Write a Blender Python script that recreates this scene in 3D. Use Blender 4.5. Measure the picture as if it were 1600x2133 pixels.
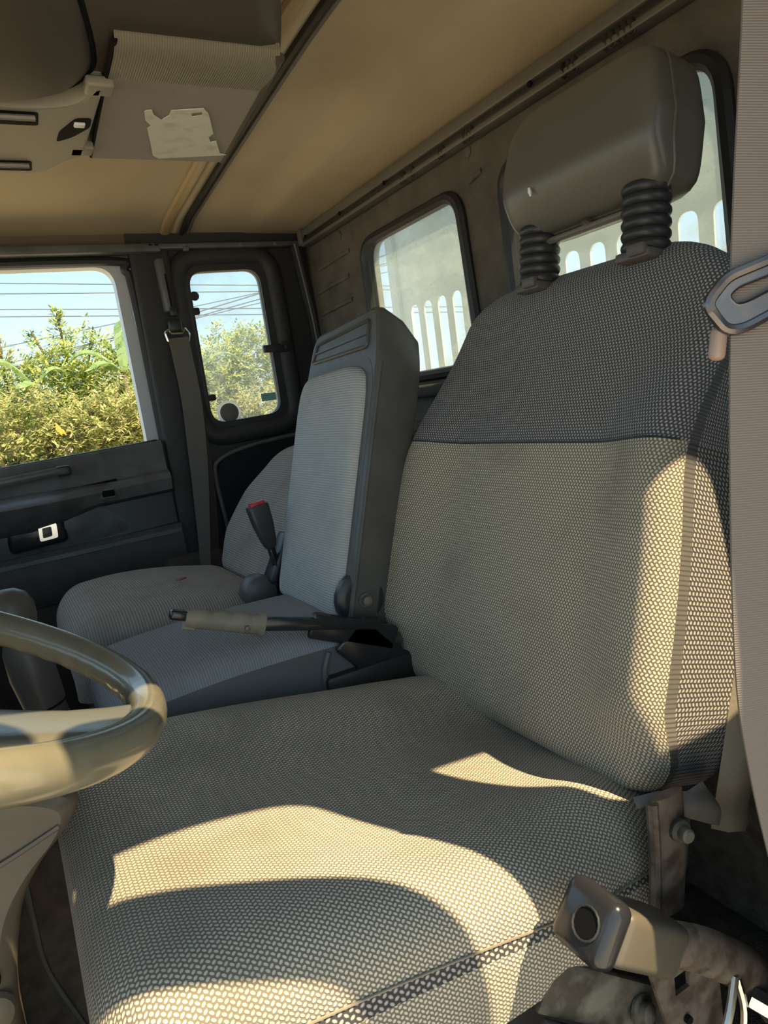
import bpy, bmesh, math, random
from mathutils import Vector, Matrix
random.seed(7)
for o in list(bpy.data.objects): bpy.data.objects.remove(o, do_unlink=True)
scn = bpy.context.scene
COL = scn.collection
ZC = 0.9            # all coordinates below have the eye height as z = 0; the cab floor lands on z = 0

# ------------------------------------------------------------------ camera
cam = bpy.data.cameras.new('camera'); camo = bpy.data.objects.new('camera', cam); COL.objects.link(camo)
cam.sensor_fit = 'HORIZONTAL'; cam.sensor_width = 36.0; cam.lens = 36.0*1478/1600
cam.clip_start = 0.02; cam.clip_end = 300
RX, RY, RZ = (0.866, -0.195, 0.460), (-0.481, -0.078, 0.873), (-0.135, -0.978, -0.161)
m = Matrix(((RX[0], -RX[1], -RX[2], 0), (RY[0], -RY[1], -RY[2], 0), (RZ[0], -RZ[1], -RZ[2], ZC), (0, 0, 0, 1)))
camo.matrix_world = Matrix.Translation((0, 0, ZC)) @ m.to_3x3().normalized().to_quaternion().to_matrix().to_4x4()
scn.camera = camo
# ------------------------------------------------------------------ sky, sun, exposure
w = bpy.data.worlds.new('sky'); scn.world = w; w.use_nodes = True
nt = w.node_tree; nt.nodes.clear()
tc = nt.nodes.new('ShaderNodeTexCoord'); sx = nt.nodes.new('ShaderNodeSeparateXYZ')
cr = nt.nodes.new('ShaderNodeValToRGB'); bg = nt.nodes.new('ShaderNodeBackground'); wo = nt.nodes.new('ShaderNodeOutputWorld')
cr.color_ramp.elements[0].position = 0.0; cr.color_ramp.elements[0].color = (0.68, 0.84, 0.91, 1)
cr.color_ramp.elements[1].position = 0.55; cr.color_ramp.elements[1].color = (0.36, 0.54, 0.74, 1)
e = cr.color_ramp.elements.new(0.20); e.color = (0.40, 0.65, 0.81, 1)
nt.links.new(tc.outputs['Generated'], sx.inputs[0]); nt.links.new(sx.outputs['Z'], cr.inputs[0])
nt.links.new(cr.outputs[0], bg.inputs[0]); nt.links.new(bg.outputs[0], wo.inputs[0])
bg.inputs[1].default_value = 0.72
SUN = Vector((0.55, -1.0, 1.707)).normalized()
sl = bpy.data.lights.new('sun', 'SUN'); sl.energy = 4.9; sl.color = (1.0, 0.81, 0.50); sl.angle = math.radians(0.6)
so = bpy.data.objects.new('sun', sl); COL.objects.link(so); so.rotation_euler = SUN.to_track_quat('Z', 'Y').to_euler(); so.location = SUN*6
vs = scn.view_settings
vs.view_transform = 'Standard'; vs.look = 'None'; vs.gamma = 1.0; vs.use_curve_mapping = False; vs.exposure = 1.27

# ------------------------------------------------------------------ materials
def nodes(name):
    mt = bpy.data.materials.new(name); mt.use_nodes = True
    t = mt.node_tree; b = t.nodes['Principled BSDF']
    return mt, t, b
def L(t, a, b): t.links.new(a, b)
def val(t, op, a, b=None, c=None, clamp=False):
    n = t.nodes.new('ShaderNodeMath'); n.operation = op; n.use_clamp = clamp
    for i, x in enumerate((a, b, c)):
        if x is None: continue
        if isinstance(x, (int, float)): n.inputs[i].default_value = x
        else: L(t, x, n.inputs[i])
    return n.outputs[0]
def mixc(t, f, a, b, mode='MIX'):
    n = t.nodes.new('ShaderNodeMix'); n.data_type = 'RGBA'; n.blend_type = mode
    if isinstance(f, (int, float)): n.inputs[0].default_value = f
    else: L(t, f, n.inputs[0])
    for i, x in ((6, a), (7, b)):
        if isinstance(x, tuple): n.inputs[i].default_value = (*x[:3], 1)
        else: L(t, x, n.inputs[i])
    return n.outputs[2]
def noise_f(t, scale, detail=3, lo=.35, hi=.65, coord='Object', stretch=None):
    c = t.nodes.new('ShaderNodeTexCoord'); n = t.nodes.new('ShaderNodeTexNoise')
    n.inputs['Scale'].default_value = scale; n.inputs['Detail'].default_value = detail
    src = c.outputs[coord]
    if stretch:
        mp = t.nodes.new('ShaderNodeMapping'); mp.inputs['Scale'].default_value = stretch; L(t, src, mp.inputs[0]); src = mp.outputs[0]
    L(t, src, n.inputs['Vector'])
    mr = t.nodes.new('ShaderNodeMapRange'); mr.inputs[1].default_value = lo; mr.inputs[2].default_value = hi
    L(t, n.outputs['Fac'], mr.inputs[0]); return mr.outputs[0]
def bump(t, b, h, strength, dist):
    n = t.nodes.new('ShaderNodeBump'); n.inputs['Strength'].default_value = strength; n.inputs['Distance'].default_value = dist
    L(t, h, n.inputs['Height']); L(t, n.outputs[0], b.inputs['Normal'])
def mat(name, col, rough=.5, metal=0., spot=None, grain=None, spec=.5, coat=0.):
    mt, t, b = nodes(name)
    b.inputs['Base Color'].default_value = (*col, 1); b.inputs['Roughness'].default_value = rough
    b.inputs['Metallic'].default_value = metal; b.inputs['Specular IOR Level'].default_value = spec
    b.inputs['Coat Weight'].default_value = coat
    if spot:      # (scale, colour, lo, hi): worn or dirty patches
        f = noise_f(t, spot[0], 5, spot[2], spot[3]); L(t, mixc(t, f, col, spot[1]), b.inputs['Base Color'])
    if grain:     # (scale, strength, distance)
        f = noise_f(t, grain[0], 2, .2, .8); bump(t, b, f, grain[1], grain[2])
    return mt
def fabric(name, dark, light, pu, pv, stain=None, cover=.40, tilt=.30, rough=.9, bstr=.6):
    """woven cloth: staggered light yarn stitches on a darker ground, measured in metres on the UV map"""
    mt, t, b = nodes(name); b.inputs['Roughness'].default_value = rough; b.inputs['Specular IOR Level'].default_value = .15
    b.inputs['Sheen Weight'].default_value = .15
    uv = t.nodes.new('ShaderNodeUVMap'); s = t.nodes.new('ShaderNodeSeparateXYZ'); L(t, uv.outputs[0], s.inputs[0])
    wob = t.nodes.new('ShaderNodeTexNoise'); wob.inputs['Scale'].default_value = 60; L(t, uv.outputs[0], wob.inputs['Vector'])
    wv = val(t, 'MULTIPLY', val(t, 'SUBTRACT', wob.outputs['Fac'], .5), .25)
    u = val(t, 'ADD', val(t, 'DIVIDE', s.outputs[0], pu), wv); v = val(t, 'ADD', val(t, 'DIVIDE', s.outputs[1], pv), wv)
    row = val(t, 'FLOOR', v); par = val(t, 'FLOORED_MODULO', row, 2.0)
    fu = val(t, 'SUBTRACT', val(t, 'FRACT', val(t, 'ADD', u, val(t, 'MULTIPLY', par, .5))), .5)
    fv = val(t, 'SUBTRACT', val(t, 'FRACT', v), .5)
    fu2 = val(t, 'ADD', fu, val(t, 'MULTIPLY', fv, val(t, 'MULTIPLY', tilt, val(t, 'SUBTRACT', 1.0, val(t, 'MULTIPLY', par, 2.0)))))
    d = val(t, 'SQRT', val(t, 'ADD', val(t, 'POWER', val(t, 'MULTIPLY', fu2, 1.35), 2.0), val(t, 'POWER', val(t, 'MULTIPLY', fv, .9), 2.0)))
    mr = t.nodes.new('ShaderNodeMapRange'); mr.interpolation_type = 'SMOOTHSTEP'
    mr.inputs[1].default_value = cover+.10; mr.inputs[2].default_value = cover-.14; L(t, d, mr.inputs[0])
    msk = mr.outputs[0]
    c = mixc(t, msk, dark, light)
    if stain:     # (scale, strength, lo, hi)
        f = val(t, 'MULTIPLY', noise_f(t, stain[0], 4, stain[2], stain[3]), stain[1])
        c = mixc(t, f, c, (dark[0]*.75, dark[1]*.75, dark[2]*.75))
    L(t, c, b.inputs['Base Color']); bump(t, b, msk, bstr, .0016)
    return mt
def ribbed(name, c1, c2, pitch, axis=1, rough=.9):
    """fine corded cloth along the UV map"""
    mt, t, b = nodes(name); b.inputs['Roughness'].default_value = rough; b.inputs['Specular IOR Level'].default_value = .15
    uv = t.nodes.new('ShaderNodeUVMap'); s = t.nodes.new('ShaderNodeSeparateXYZ'); L(t, uv.outputs[0], s.inputs[0])
    k = val(t, 'ADD', val(t, 'MULTIPLY', val(t, 'SINE', val(t, 'MULTIPLY', s.outputs[axis], 6.2832/pitch)), .5), .5)
    f = noise_f(t, 14, 4, .45, .75)
    L(t, mixc(t, val(t, 'MULTIPLY', f, .6), mixc(t, k, c1, c2), c1), b.inputs['Base Color']); bump(t, b, k, .5, .0012)
    return mt
def glass(name, haze, tint=(1, 1, 1), hazecol=(.8, .82, .78), streak=None, lo=.3, hi=.8, scale=5):
    mt, t, b = nodes(name); t.nodes.remove(b); out = t.nodes['Material Output']
    tr = t.nodes.new('ShaderNodeBsdfTransparent'); tr.inputs[0].default_value = (*tint, 1)
    df = t.nodes.new('ShaderNodeBsdfTranslucent'); df.inputs[0].default_value = (*hazecol, 1)
    d2 = t.nodes.new('ShaderNodeBsdfDiffuse'); d2.inputs[0].default_value = (*hazecol, 1)
    gl = t.nodes.new('ShaderNodeBsdfGlossy'); gl.inputs['Roughness'].default_value = .03
    m0 = t.nodes.new('ShaderNodeMixShader'); m0.inputs[0].default_value = .45; L(t, df.outputs[0], m0.inputs[1]); L(t, d2.outputs[0], m0.inputs[2])
    m1 = t.nodes.new('ShaderNodeMixShader'); L(t, tr.outputs[0], m1.inputs[1]); L(t, m0.outputs[0], m1.inputs[2])
    f = noise_f(t, scale, 6, lo, hi, stretch=streak)
    L(t, val(t, 'ADD', val(t, 'MULTIPLY', f, haze[1]), haze[0]), m1.inputs[0])
    m2 = t.nodes.new('ShaderNodeMixShader'); m2.inputs[0].default_value = .035; L(t, m1.outputs[0], m2.inputs[1]); L(t, gl.outputs[0], m2.inputs[2])
    L(t, m2.outputs[0], out.inputs[0]); return mt
def leafmat(name, cols, trans=.35):
    mt, t, b = nodes(name); out = t.nodes['Material Output']
    g = t.nodes.new('ShaderNodeNewGeometry'); r = t.nodes.new('ShaderNodeValToRGB'); r.color_ramp.interpolation = 'LINEAR'
    el = r.color_ramp.elements
    for i, c in enumerate(cols):
        p = i/(len(cols)-1)
        q = el[0] if i == 0 else (el[-1] if i == len(cols)-1 else el.new(p))
        q.position = p; q.color = (*c, 1)
    L(t, g.outputs['Random Per Island'], r.inputs[0]); L(t, r.outputs[0], b.inputs['Base Color'])
    b.inputs['Roughness'].default_value = .55
    tl = t.nodes.new('ShaderNodeBsdfTranslucent'); L(t, r.outputs[0], tl.inputs[0])
    mx = t.nodes.new('ShaderNodeMixShader'); mx.inputs[0].default_value = trans
    L(t, b.outputs[0], mx.inputs[1]); L(t, tl.outputs[0], mx.inputs[2]); L(t, mx.outputs[0], out.inputs[0])
    return mt

M = {}
M['headliner'] = mat('headliner', (.50, .405, .265), .75, spot=(3, (.38, .30, .19), .45, .8), grain=(500, .15, .001))
M['headband'] = mat('headband', (.16, .125, .085), .7, grain=(400, .15, .001))
M['wallcloth'] = mat('wallcloth', (.120, .104, .080), .8, spot=(18, (.075, .066, .052), .4, .7), grain=(260, .35, .0015))
M['lowercloth'] = mat('lowercloth', (.055, .05, .045), .85, grain=(300, .3, .001))
M['carpet'] = mat('carpet', (.15, .118, .084), .95, spot=(40, (.09, .07, .05), .4, .65), grain=(420, .8, .003))
M['rubber'] = mat('rubber', (.022, .022, .022), .45)
M['blackplastic'] = mat('blackplastic', (.028, .029, .031), .38, grain=(900, .1, .0005))
M['quartertrim'] = mat('quartertrim', (.032, .033, .034), .55, grain=(500, .25, .001))
M['doorpaint'] = mat('doorpaint', (.52, .55, .58), .35)
M['doortrim'] = mat('doortrim', (.12, .125, .123), .36, spot=(20, (.075, .077, .075), .4, .7), grain=(700, .15, .0006))
M['doorvinyl'] = mat('doorvinyl', (.055, .053, .049), .6, spot=(25, (.045, .043, .04), .45, .6), grain=(350, .25, .001))
M['railmetal'] = mat('railmetal', (.145, .13, .11), .4, spot=(30, (.13, .12, .1), .4, .7))
M['darkmetal'] = mat('darkmetal', (.04, .037, .034), .45, .4)
M['chrome'] = mat('chrome', (.75, .75, .74), .18, 1.)
M['beltgrey'] = ribbed('beltgrey', (.15, .14, .13), (.18, .17, .16), .003)
M['levergrip'] = mat('levergrip', (.10, .085, .062), .42, spot=(30, (.09, .075, .055), .4, .7))
M['belttan'] = ribbed('belttan', (.225, .185, .158), (.245, .203, .175), .0017)
M['console'] = mat('console', (.060, .047, .036), .55, grain=(900, .12, .0005))
M['consoleface'] = mat('consoleface', (.27, .24, .19), .5, grain=(900, .12, .0005))
M['visormesh'] = fabric('visormesh', (.20, .165, .135), (.34, .295, .25), .0030, .0026, stain=(9, .35, .5, .8), cover=.36, bstr=.3, rough=.6)
M['visorlip'] = ribbed('visorlip', (.20, .18, .135), (.24, .215, .165), .0030, 0, rough=.45)
M['sticker'] = mat('sticker', (.66, .65, .57), .55, spot=(40, (.54, .52, .45), .5, .7))
M['seattan'] = fabric('seattan', (.18, .152, .112), (.66, .565, .42), .0047, .0038, stain=(6, .55, .46, .72), cover=.43, tilt=.30)
M['seatdark'] = fabric('seatdark', (.075, .072, .07), (.45, .42, .39), .0047, .0038, cover=.36)
M['seatstrip'] = fabric('seatstrip', (.050, .045, .043), (.42, .38, .33), .0062, .0050, cover=.38)
M['vinylback'] = mat('vinylback', (.27, .225, .165), .5, spot=(20, (.18, .15, .11), .4, .7), grain=(300, .2, .001))
M['vinylflap'] = mat('vinylflap', (.17, .155, .14), .35, spot=(30, (.15, .14, .13), .4, .7))
M['headrest'] = mat('headrest', (.115, .108, .088), .33, grain=(450, .12, .0008), spot=(6, (.12, .112, .09), .4, .8))
M['bellows'] = mat('bellows', (.03, .03, .031), .42)
M['guide'] = mat('guide', (.095, .083, .072), .5)
M['rust'] = mat('rust', (.17, .13, .10), .65, .2, spot=(45, (.075, .05, .035), .42, .62), grain=(200, .3, .001))
M['dirtymetal'] = mat('dirtymetal', (.19, .17, .135), .6, .2, spot=(30, (.06, .05, .036), .4, .6), grain=(150, .3, .001))
M['midcloth'] = ribbed('midcloth', (.36, .36, .35), (.52, .52, .505), .0042)
M['midseat'] = ribbed('midseat', (.24, .24, .245), (.31, .31, .315), .004)
M['midvinyl'] = mat('midvinyl', (.10, .10, .098), .5, grain=(500, .2, .001))
M['shell'] = mat('shell', (.095, .093, .086), .40, spot=(22, (.07, .068, .062), .4, .7), grain=(600, .2, .0006))
M['passcloth'] = ribbed('passcloth', (.23, .21, .185), (.40, .37, .33), .0052)
M['wheel'] = mat('wheel', (.17, .15, .10), .24, spot=(35, (.14, .125, .085), .4, .7), coat=.3)
M['wheelspoke'] = mat('wheelspoke', (.12, .11, .082), .28, grain=(350, .12, .0006))
M['columnplastic'] = mat('columnplastic', (.165, .132, .094), .5, spot=(14, (.115, .092, .066), .4, .7))
M['gripplastic'] = mat('gripplastic', (.235, .21, .165), .42, spot=(25, (.19, .17, .13), .4, .7))
M['gearplastic'] = mat('gearplastic', (.11, .092, .075), .4)
M['blackgloss'] = mat('blackgloss', (.02, .02, .023), .22)
M['red'] = mat('red', (.55, .02, .03), .35)
M['enginecover'] = mat('enginecover', (.52, .50, .43), .5, spot=(20, (.40, .38, .32), .4, .7))
M['black'] = mat('black', (.003, .003, .003), .8, spec=.2)
M['reargls'] = glass('reargls', (.22, .32), hazecol=(.74, .84, .81), streak=(1, 1.2, 2.2), lo=.42, hi=.8, scale=7)
M['quartergls'] = glass('quartergls', (.12, .16), hazecol=(.80, .86, .86), lo=.4, hi=.75, scale=12)
M['disc'] = mat('disc', (.16, .155, .13), .6)
M['whitering'] = mat('whitering', (.8, .82, .82), .4)
M['bluesticker'] = mat('bluesticker', (.25, .52, .50), .5)
M['headboard'] = mat('headboard', (.60, .66, .60), .55, spot=(5, (.50, .57, .52), .4, .7))
M['boxwhite'] = mat('boxwhite', (.85, .86, .82), .5)
M['soil'] = mat('soil', (.40, .33, .22), .95, spot=(2, (.30, .27, .15), .4, .65), grain=(30, .5, .02))
M['asphalt'] = mat('asphalt', (.58, .54, .47), .9, spot=(1.5, (.50, .46, .40), .4, .7))
M['leaf'] = leafmat('leaf', [(.11, .19, .035), (.27, .37, .07), (.44, .50, .12), (.58, .58, .18), (.68, .65, .28)], .45)
M['leafdark'] = leafmat('leafdark', [(.04, .09, .03), (.09, .17, .05), (.17, .26, .08), (.30, .36, .12)])
M['leafdry'] = leafmat('leafdry', [(.18, .26, .07), (.40, .42, .15), (.58, .53, .25), (.44, .35, .18), (.32, .42, .10), (.60, .56, .27)], .45)
M['banana'] = leafmat('banana', [(.16, .28, .09), (.28, .40, .15), (.38, .48, .22)])
M['orangeleaf'] = leafmat('orangeleaf', [(.70, .33, .04), (.75, .42, .08)])
M['bark'] = mat('bark', (.17, .13, .09), .9)
M['cable'] = mat('cable', (.10, .13, .17), .6)

# ------------------------------------------------------------------ geometry helpers: every helper returns (verts, faces, uvs)
def V(*a): return Vector(a)
def lerp(a, b, t): return a+(b-a)*t
def clamp(x, a=0., b=1.): return max(a, min(b, x))
def smooth(x, a, b):
    t = clamp((x-a)/(b-a)); return t*t*(3-2*t)
def interp(tab, x):
    if x <= tab[0][0]: return tab[0][1]
    for (x0, y0), (x1, y1) in zip(tab, tab[1:]):
        if x <= x1:
            t = (x-x0)/(x1-x0); return lerp(y0, y1, t)
    return tab[-1][1]
def interps(tab, x):   # smooth (Catmull-Rom) interpolation of a table
    if x <= tab[0][0]: return tab[0][1]
    n = len(tab)
    for i in range(n-1):
        x0, y0 = tab[i]; x1, y1 = tab[i+1]
        if x <= x1:
            h = x1-x0; t = (x-x0)/h
            m0 = (tab[i+1][1]-tab[i-1][1])/(tab[i+1][0]-tab[i-1][0]) if i > 0 else (y1-y0)/h
            m1 = (tab[i+2][1]-tab[i][1])/(tab[i+2][0]-tab[i][0]) if i+2 < n else (y1-y0)/h
            t2, t3 = t*t, t*t*t
            return (2*t3-3*t2+1)*y0+(t3-2*t2+t)*h*m0+(-2*t3+3*t2)*y1+(t3-t2)*h*m1
    return tab[-1][1]
def grid(rows, closed=False, uvs=None, flip=False):
    """rows: list of equally long lists of points"""
    n = len(rows[0]); vs = [p for r in rows for p in r]; fs = []
    for i in range(len(rows)-1):
        for j in range(n if closed else n-1):
            k = (j+1) % n
            f = (i*n+j, i*n+k, (i+1)*n+k, (i+1)*n+j)
            fs.append(f[::-1] if flip else f)
    if uvs is None:
        uvs = []; vv = 0
        for i, r in enumerate(rows):
            if i: vv += (r[n//2]-rows[i-1][n//2]).length
            u = 0
            for j in range(n):
                if j: u += (r[j]-r[j-1]).length
                uvs.append((u, vv))
    else: uvs = [q for r in uvs for q in r]
    return vs, fs, uvs
def join(*gs):
    vs, fs, us = [], [], []
    for g in gs:
        o = len(vs); vs += list(g[0]); fs += [tuple(i+o for i in f) for f in g[1]]
        us += list(g[2]) if len(g) > 2 and g[2] else [(p.x+p.z*.3, p.y+p.z) for p in g[0]]
    return vs, fs, us
def box(c, s, rot=None, bev=.004, seg=2):
    bm = bmesh.new(); bmesh.ops.create_cube(bm, size=1.0)
    for v in bm.verts: v.co = Vector((v.co.x*s[0], v.co.y*s[1], v.co.z*s[2]))
    b = min(bev, min(s)*.49)
    if b > 0: bmesh.ops.bevel(bm, geom=list(bm.edges), offset=b, segments=seg, profile=.5, affect='EDGES')
    bm.verts.ensure_lookup_table(); bm.verts.index_update()
    R = rot.to_matrix() if rot is not None and hasattr(rot, 'to_matrix') else (rot or Matrix.Identity(3))
    vs = [R @ v.co+Vector(c) for v in bm.verts]; fs = [tuple(v.index for v in f.verts) for f in bm.faces]
    bm.free(); return vs, fs, None
def bar(a, b, wd, ht, up=V(0, 0, 1), bev=.003, seg=2):
    a, b = Vector(a), Vector(b); d = b-a; l = d.length; x = d.normalized(); y = Vector(up).cross(x).normalized(); z = x.cross(y)
    R = Matrix((x, y, z)).transposed()
    return box((a+b)/2, (l, wd, ht), R, bev, seg)
def catmull(pts, n=8, closed=False):
    P = [Vector(p) for p in pts]; out = []; N = len(P)
    for i in range(N if closed else N-1):
        if closed: p0, p1, p2, p3 = P[i-1], P[i], P[(i+1) % N], P[(i+2) % N]
        else: p0, p1, p2, p3 = P[max(i-1, 0)], P[i], P[i+1], P[min(i+2, N-1)]
        for k in range(n):
            t = k/n; out.append(.5*((2*p1)+(p2-p0)*t+(2*p0-5*p1+4*p2-p3)*t*t+(3*p1-p0-3*p2+p3)*t**3))
    if not closed: out.append(P[-1])
    return out
def tube(path, r, n=10, closed=False, r2=None, up=None, caps=True):
    """sweep; r may be a list; r2: second half-axis (flattened section), up: reference for r2"""
    P = [Vector(p) for p in path]; N = len(P); rows = []; us = []
    ref = Vector(up) if up is not None else None; nrm = None; vv = 0
    for i in range(N):
        t = (P[(i+1) % N]-P[i-1]) if closed else (P[min(i+1, N-1)]-P[max(i-1, 0)])
        t.normalize()
        if ref is not None: a = (ref-t*ref.dot(t)).normalized()
        else:
            if nrm is None: nrm = t.orthogonal()
            a = (nrm-t*nrm.dot(t)).normalized(); nrm = a
        b = t.cross(a)
        ra = r[i] if isinstance(r, (list, tuple)) else r
        rb = ra if r2 is None else (r2[i] if isinstance(r2, (list, tuple)) else r2)
        if i: vv += (P[i]-P[i-1]).length
        rows.append([P[i]+b*(ra*math.cos(2*math.pi*k/n))+a*(rb*math.sin(2*math.pi*k/n)) for k in range(n)])
        us.append([(ra*6.283*k/n, vv) for k in range(n)])
    if closed: rows.append(rows[0]); us.append(us[0])
    vs, fs, uv = grid(rows, True, us)
    if not closed and caps:
        fs.append(tuple(range(n))[::-1]); o = (len(rows)-1)*n; fs.append(tuple(range(o, o+n)))
    return vs, fs, uv
def lathe(base, axis, prof, n=20):
    """prof: (radius, height) pairs along axis"""
    ax = Vector(axis).normalized(); a = ax.orthogonal().normalized(); b = ax.cross(a); B = Vector(base)
    rows = [[B+ax*h+(a*math.cos(2*math.pi*k/n)+b*math.sin(2*math.pi*k/n))*max(r, 1e-5) for k in range(n)] for r, h in prof]
    vs, fs, uv = grid(rows, True); fs.append(tuple(range(n))[::-1]); o = (len(rows)-1)*n; fs.append(tuple(range(o, o+n)))
    return vs, fs, uv
def rpoly(pts, r, n=5):
    """polygon with rounded corners; r may be a list"""
    out = []; N = len(pts)
    for i in range(N):
        p = Vector(pts[i]); a = Vector(pts[i-1]); b = Vector(pts[(i+1) % N]); rr = r[i] if isinstance(r, (list, tuple)) else r
        da, db = a-p, b-p; ra = min(rr, da.length*.48); rb = min(rr, db.length*.48)
        A = p+da.normalized()*ra; B = p+db.normalized()*rb
        if rr <= 0: out.append(p.copy()); continue
        for k in range(n+1):
            t = k/n; out.append(A*(1-t)**2+p*2*t*(1-t)+B*t*t)
    return out
def plate(outer, holes, c0, c1, f, tri=False):
    """flat plate with holes: loops of 2-D points, from depth c0 to c1, f(a, b, c) -> point"""
    bm = bmesh.new(); loops = []
    for lp in [outer]+list(holes):
        vs = [bm.verts.new((p[0], p[1], 0)) for p in lp]
        loops.append(vs)
        for i in range(len(vs)): bm.edges.new((vs[i-1], vs[i]))
    bmesh.ops.triangle_fill(bm, use_beauty=True, use_dissolve=False, edges=list(bm.edges), normal=(0, 0, 1))
    bm.verts.index_update(); pts = [(v.co.x, v.co.y) for v in bm.verts]
    tris = [tuple(v.index for v in fc.verts) for fc in bm.faces]; li = [[v.index for v in l] for l in loops]; bm.free()
    n = len(pts); vs = [f(a, b, c0) for a, b in pts]+[f(a, b, c1) for a, b in pts]
    fs = [t for t in tris]+[tuple(i+n for i in t[::-1]) for t in tris]
    for l in li:
        for i in range(len(l)): fs.append((l[i-1], l[i], l[i]+n, l[i-1]+n))
    return vs, fs, [(a, b) for a, b in pts]*2
def fXZ(a, b, c): return V(a, c, b)       # plate in a side wall: a = x, b = z, depth = y
def fYZ(a, b, c): return V(c, a, b)       # plate in the rear wall: a = y, b = z, depth = x
def fXY(a, b, c): return V(a, b, c)
def ring(loop, f, c, r, n=8, r2=None, up=None): return tube([f(p[0], p[1], c) for p in loop], r, n, True, r2, up)

ORG = {}
def thing(name, label, cat, at, group=None, kind=None):
    o = bpy.data.objects.new(name, None); COL.objects.link(o); o.empty_display_size = .05
    ORG[o.name] = Vector(at); o.location = Vector(at)+V(0, 0, ZC)
    tag(o, label, cat, group, kind); return o
def tag(o, label=None, cat=None, group=None, kind=None):
    if label: o['label'] = label
    if cat: o['category'] = cat
    if group: o['group'] = group
    if kind: o['kind'] = kind
    return o
def obj(name, g, m, parent=None, sm=True, ang=40, label=None, origin=None):
    vs, fs = g[0], g[1]; us = g[2] if len(g) > 2 else None
    if parent is not None: org = ORG[parent.name]
    elif origin is not None: org = Vector(origin)
    else:
        xs = [v.x for v in vs]; ys = [v.y for v in vs]; zs = [v.z for v in vs]
        org = V((min(xs)+max(xs))/2, (min(ys)+max(ys))/2, min(zs))
    me = bpy.data.meshes.new(name); me.from_pydata([tuple(v-org) for v in vs], [], [tuple(f) for f in fs]); me.validate()
    if us:
        lay = me.uv_layers.new(name='UVMap')
        for l in me.loops: lay.data[l.index].uv = us[l.vertex_index]
    bm = bmesh.new(); bm.from_mesh(me); bmesh.ops.recalc_face_normals(bm, faces=list(bm.faces)); bm.to_mesh(me); bm.free()
    if sm:
        me.shade_smooth()
        try: me.set_sharp_from_angle(angle=math.radians(ang))
        except Exception: pass
    me.materials.append(M[m] if isinstance(m, str) else m)
    o = bpy.data.objects.new(name, me); COL.objects.link(o)
    if parent is not None: o.parent = parent
    else: o.location = org+V(0, 0, ZC)
    ORG[o.name] = org
    if label: o['label'] = label
    return o
def struct(name, g, m, label, cat='wall', **k):
    o = obj(name, g, m, **k); return tag(o, label, cat, kind='structure')

# ================================================================== THE SETTING
YF, YN, XR, FL = 1.98, .25, .90, -.90        # far side, near side, rear wall, floor
def rect(a0, a1, b0, b1): return [(a0, b0), (a1, b0), (a1, b1), (a0, b1)]
# floor of the cab
struct('floor', box((.10, 1.12, FL-.03), (1.66, 1.86, .06), bev=.0), 'carpet', 'dark brown worn carpet on the cab floor', 'floor', sm=False)
# ground and planted bank outside
def terrain(x, y):
    z = lerp(-2.2, -.20, smooth(y, 3.2, 6.2)); return V(x, y, z+.05*math.sin(x*1.7+y)*smooth(y, 4, 7))
struct('bank', grid([[terrain(x*2.-20, 2.6+y*.6) for x in range(31)] for y in range(60)]), 'soil', 'dry sandy bank with scrub beyond the far door window', 'ground')
struct('ground', box((4, -12, -2.25), (60, 29.2, .1), bev=0), 'asphalt', 'pale concrete yard around the truck', 'ground', sm=False)

# rear wall with two windows
W1 = rpoly([(1.185, .030), (1.618, .030), (1.618, .374), (1.205, .374)], .055, 8)
W2 = rpoly([(.612, .030), (1.060, .030), (1.068, .374), (.625, .374)], .055, 8)
struct('wall_rear', plate(rect(.20, 2.03, FL, .50), [W1, W2], XR, XR+.035, fYZ), 'wallcloth', 'brown grey felt lined rear cab wall with two windows', 'wall', sm=False)
wr = bpy.data.objects['wall_rear']
# pressed horizontal folds in the lining beside the far window
for k, (y0, y1, z) in enumerate([(1.70, 1.90, .375), (1.72, 1.93, .315), (1.72, 1.92, .255), (1.74, 1.93, .195), (1.13, 1.17, .385)]):
    obj('lining_fold', tube(catmull([V(.9, y0, z+.004), V(.896, (y0+y1)/2, z), V(.9, y1, z-.004)], 5), .006, 8, r2=.004, up=V(1, 0, 0)), 'wallcloth', wr)
for y, z in ((1.745, .427), (1.165, .435), (.58, .44)):
    obj('lining_clip', lathe(V(.902, y, z), (-1, 0, 0), [(.011, 0), (.011, .004), (.007, .007), (.001, .008)], 14), 'wallcloth', wr)
obj('sill_ledge', bar(V(.885, .3, -.004), V(.885, 1.93, -.004), .05, .028, bev=.01, seg=3), 'lowercloth', wr)
obj('lower_panel', bar(V(.88, .22, -.47), V(.88, 1.96, -.47), .03, .80, bev=.012, seg=3), 'carpet', wr)
obj('lower_crease', tube([V(.865, .3, -.10), V(.865, 1.93, -.10)], .008, 8), 'lowercloth', wr)
for i, (lp, lab) in enumerate(((W1, 'dusty rear cab window behind the grey middle seat'), (W2, 'dusty rear cab window behind the driver headrest'))):
    t = thing('window_%d' % (i+1), lab, 'window', (XR, sum(p[0] for p in lp)/len(lp), .03), kind='structure')
    obj('pane', plate(lp, [], XR+.016, XR+.021, fYZ), 'reargls', t, sm=False)
    obj('rubber_seal', join(ring(lp, fYZ, XR-.004, .013, 8), ring([(p[0], p[1]) for p in lp], fYZ, XR+.010, .009, 8)), 'rubber', t)

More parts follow.
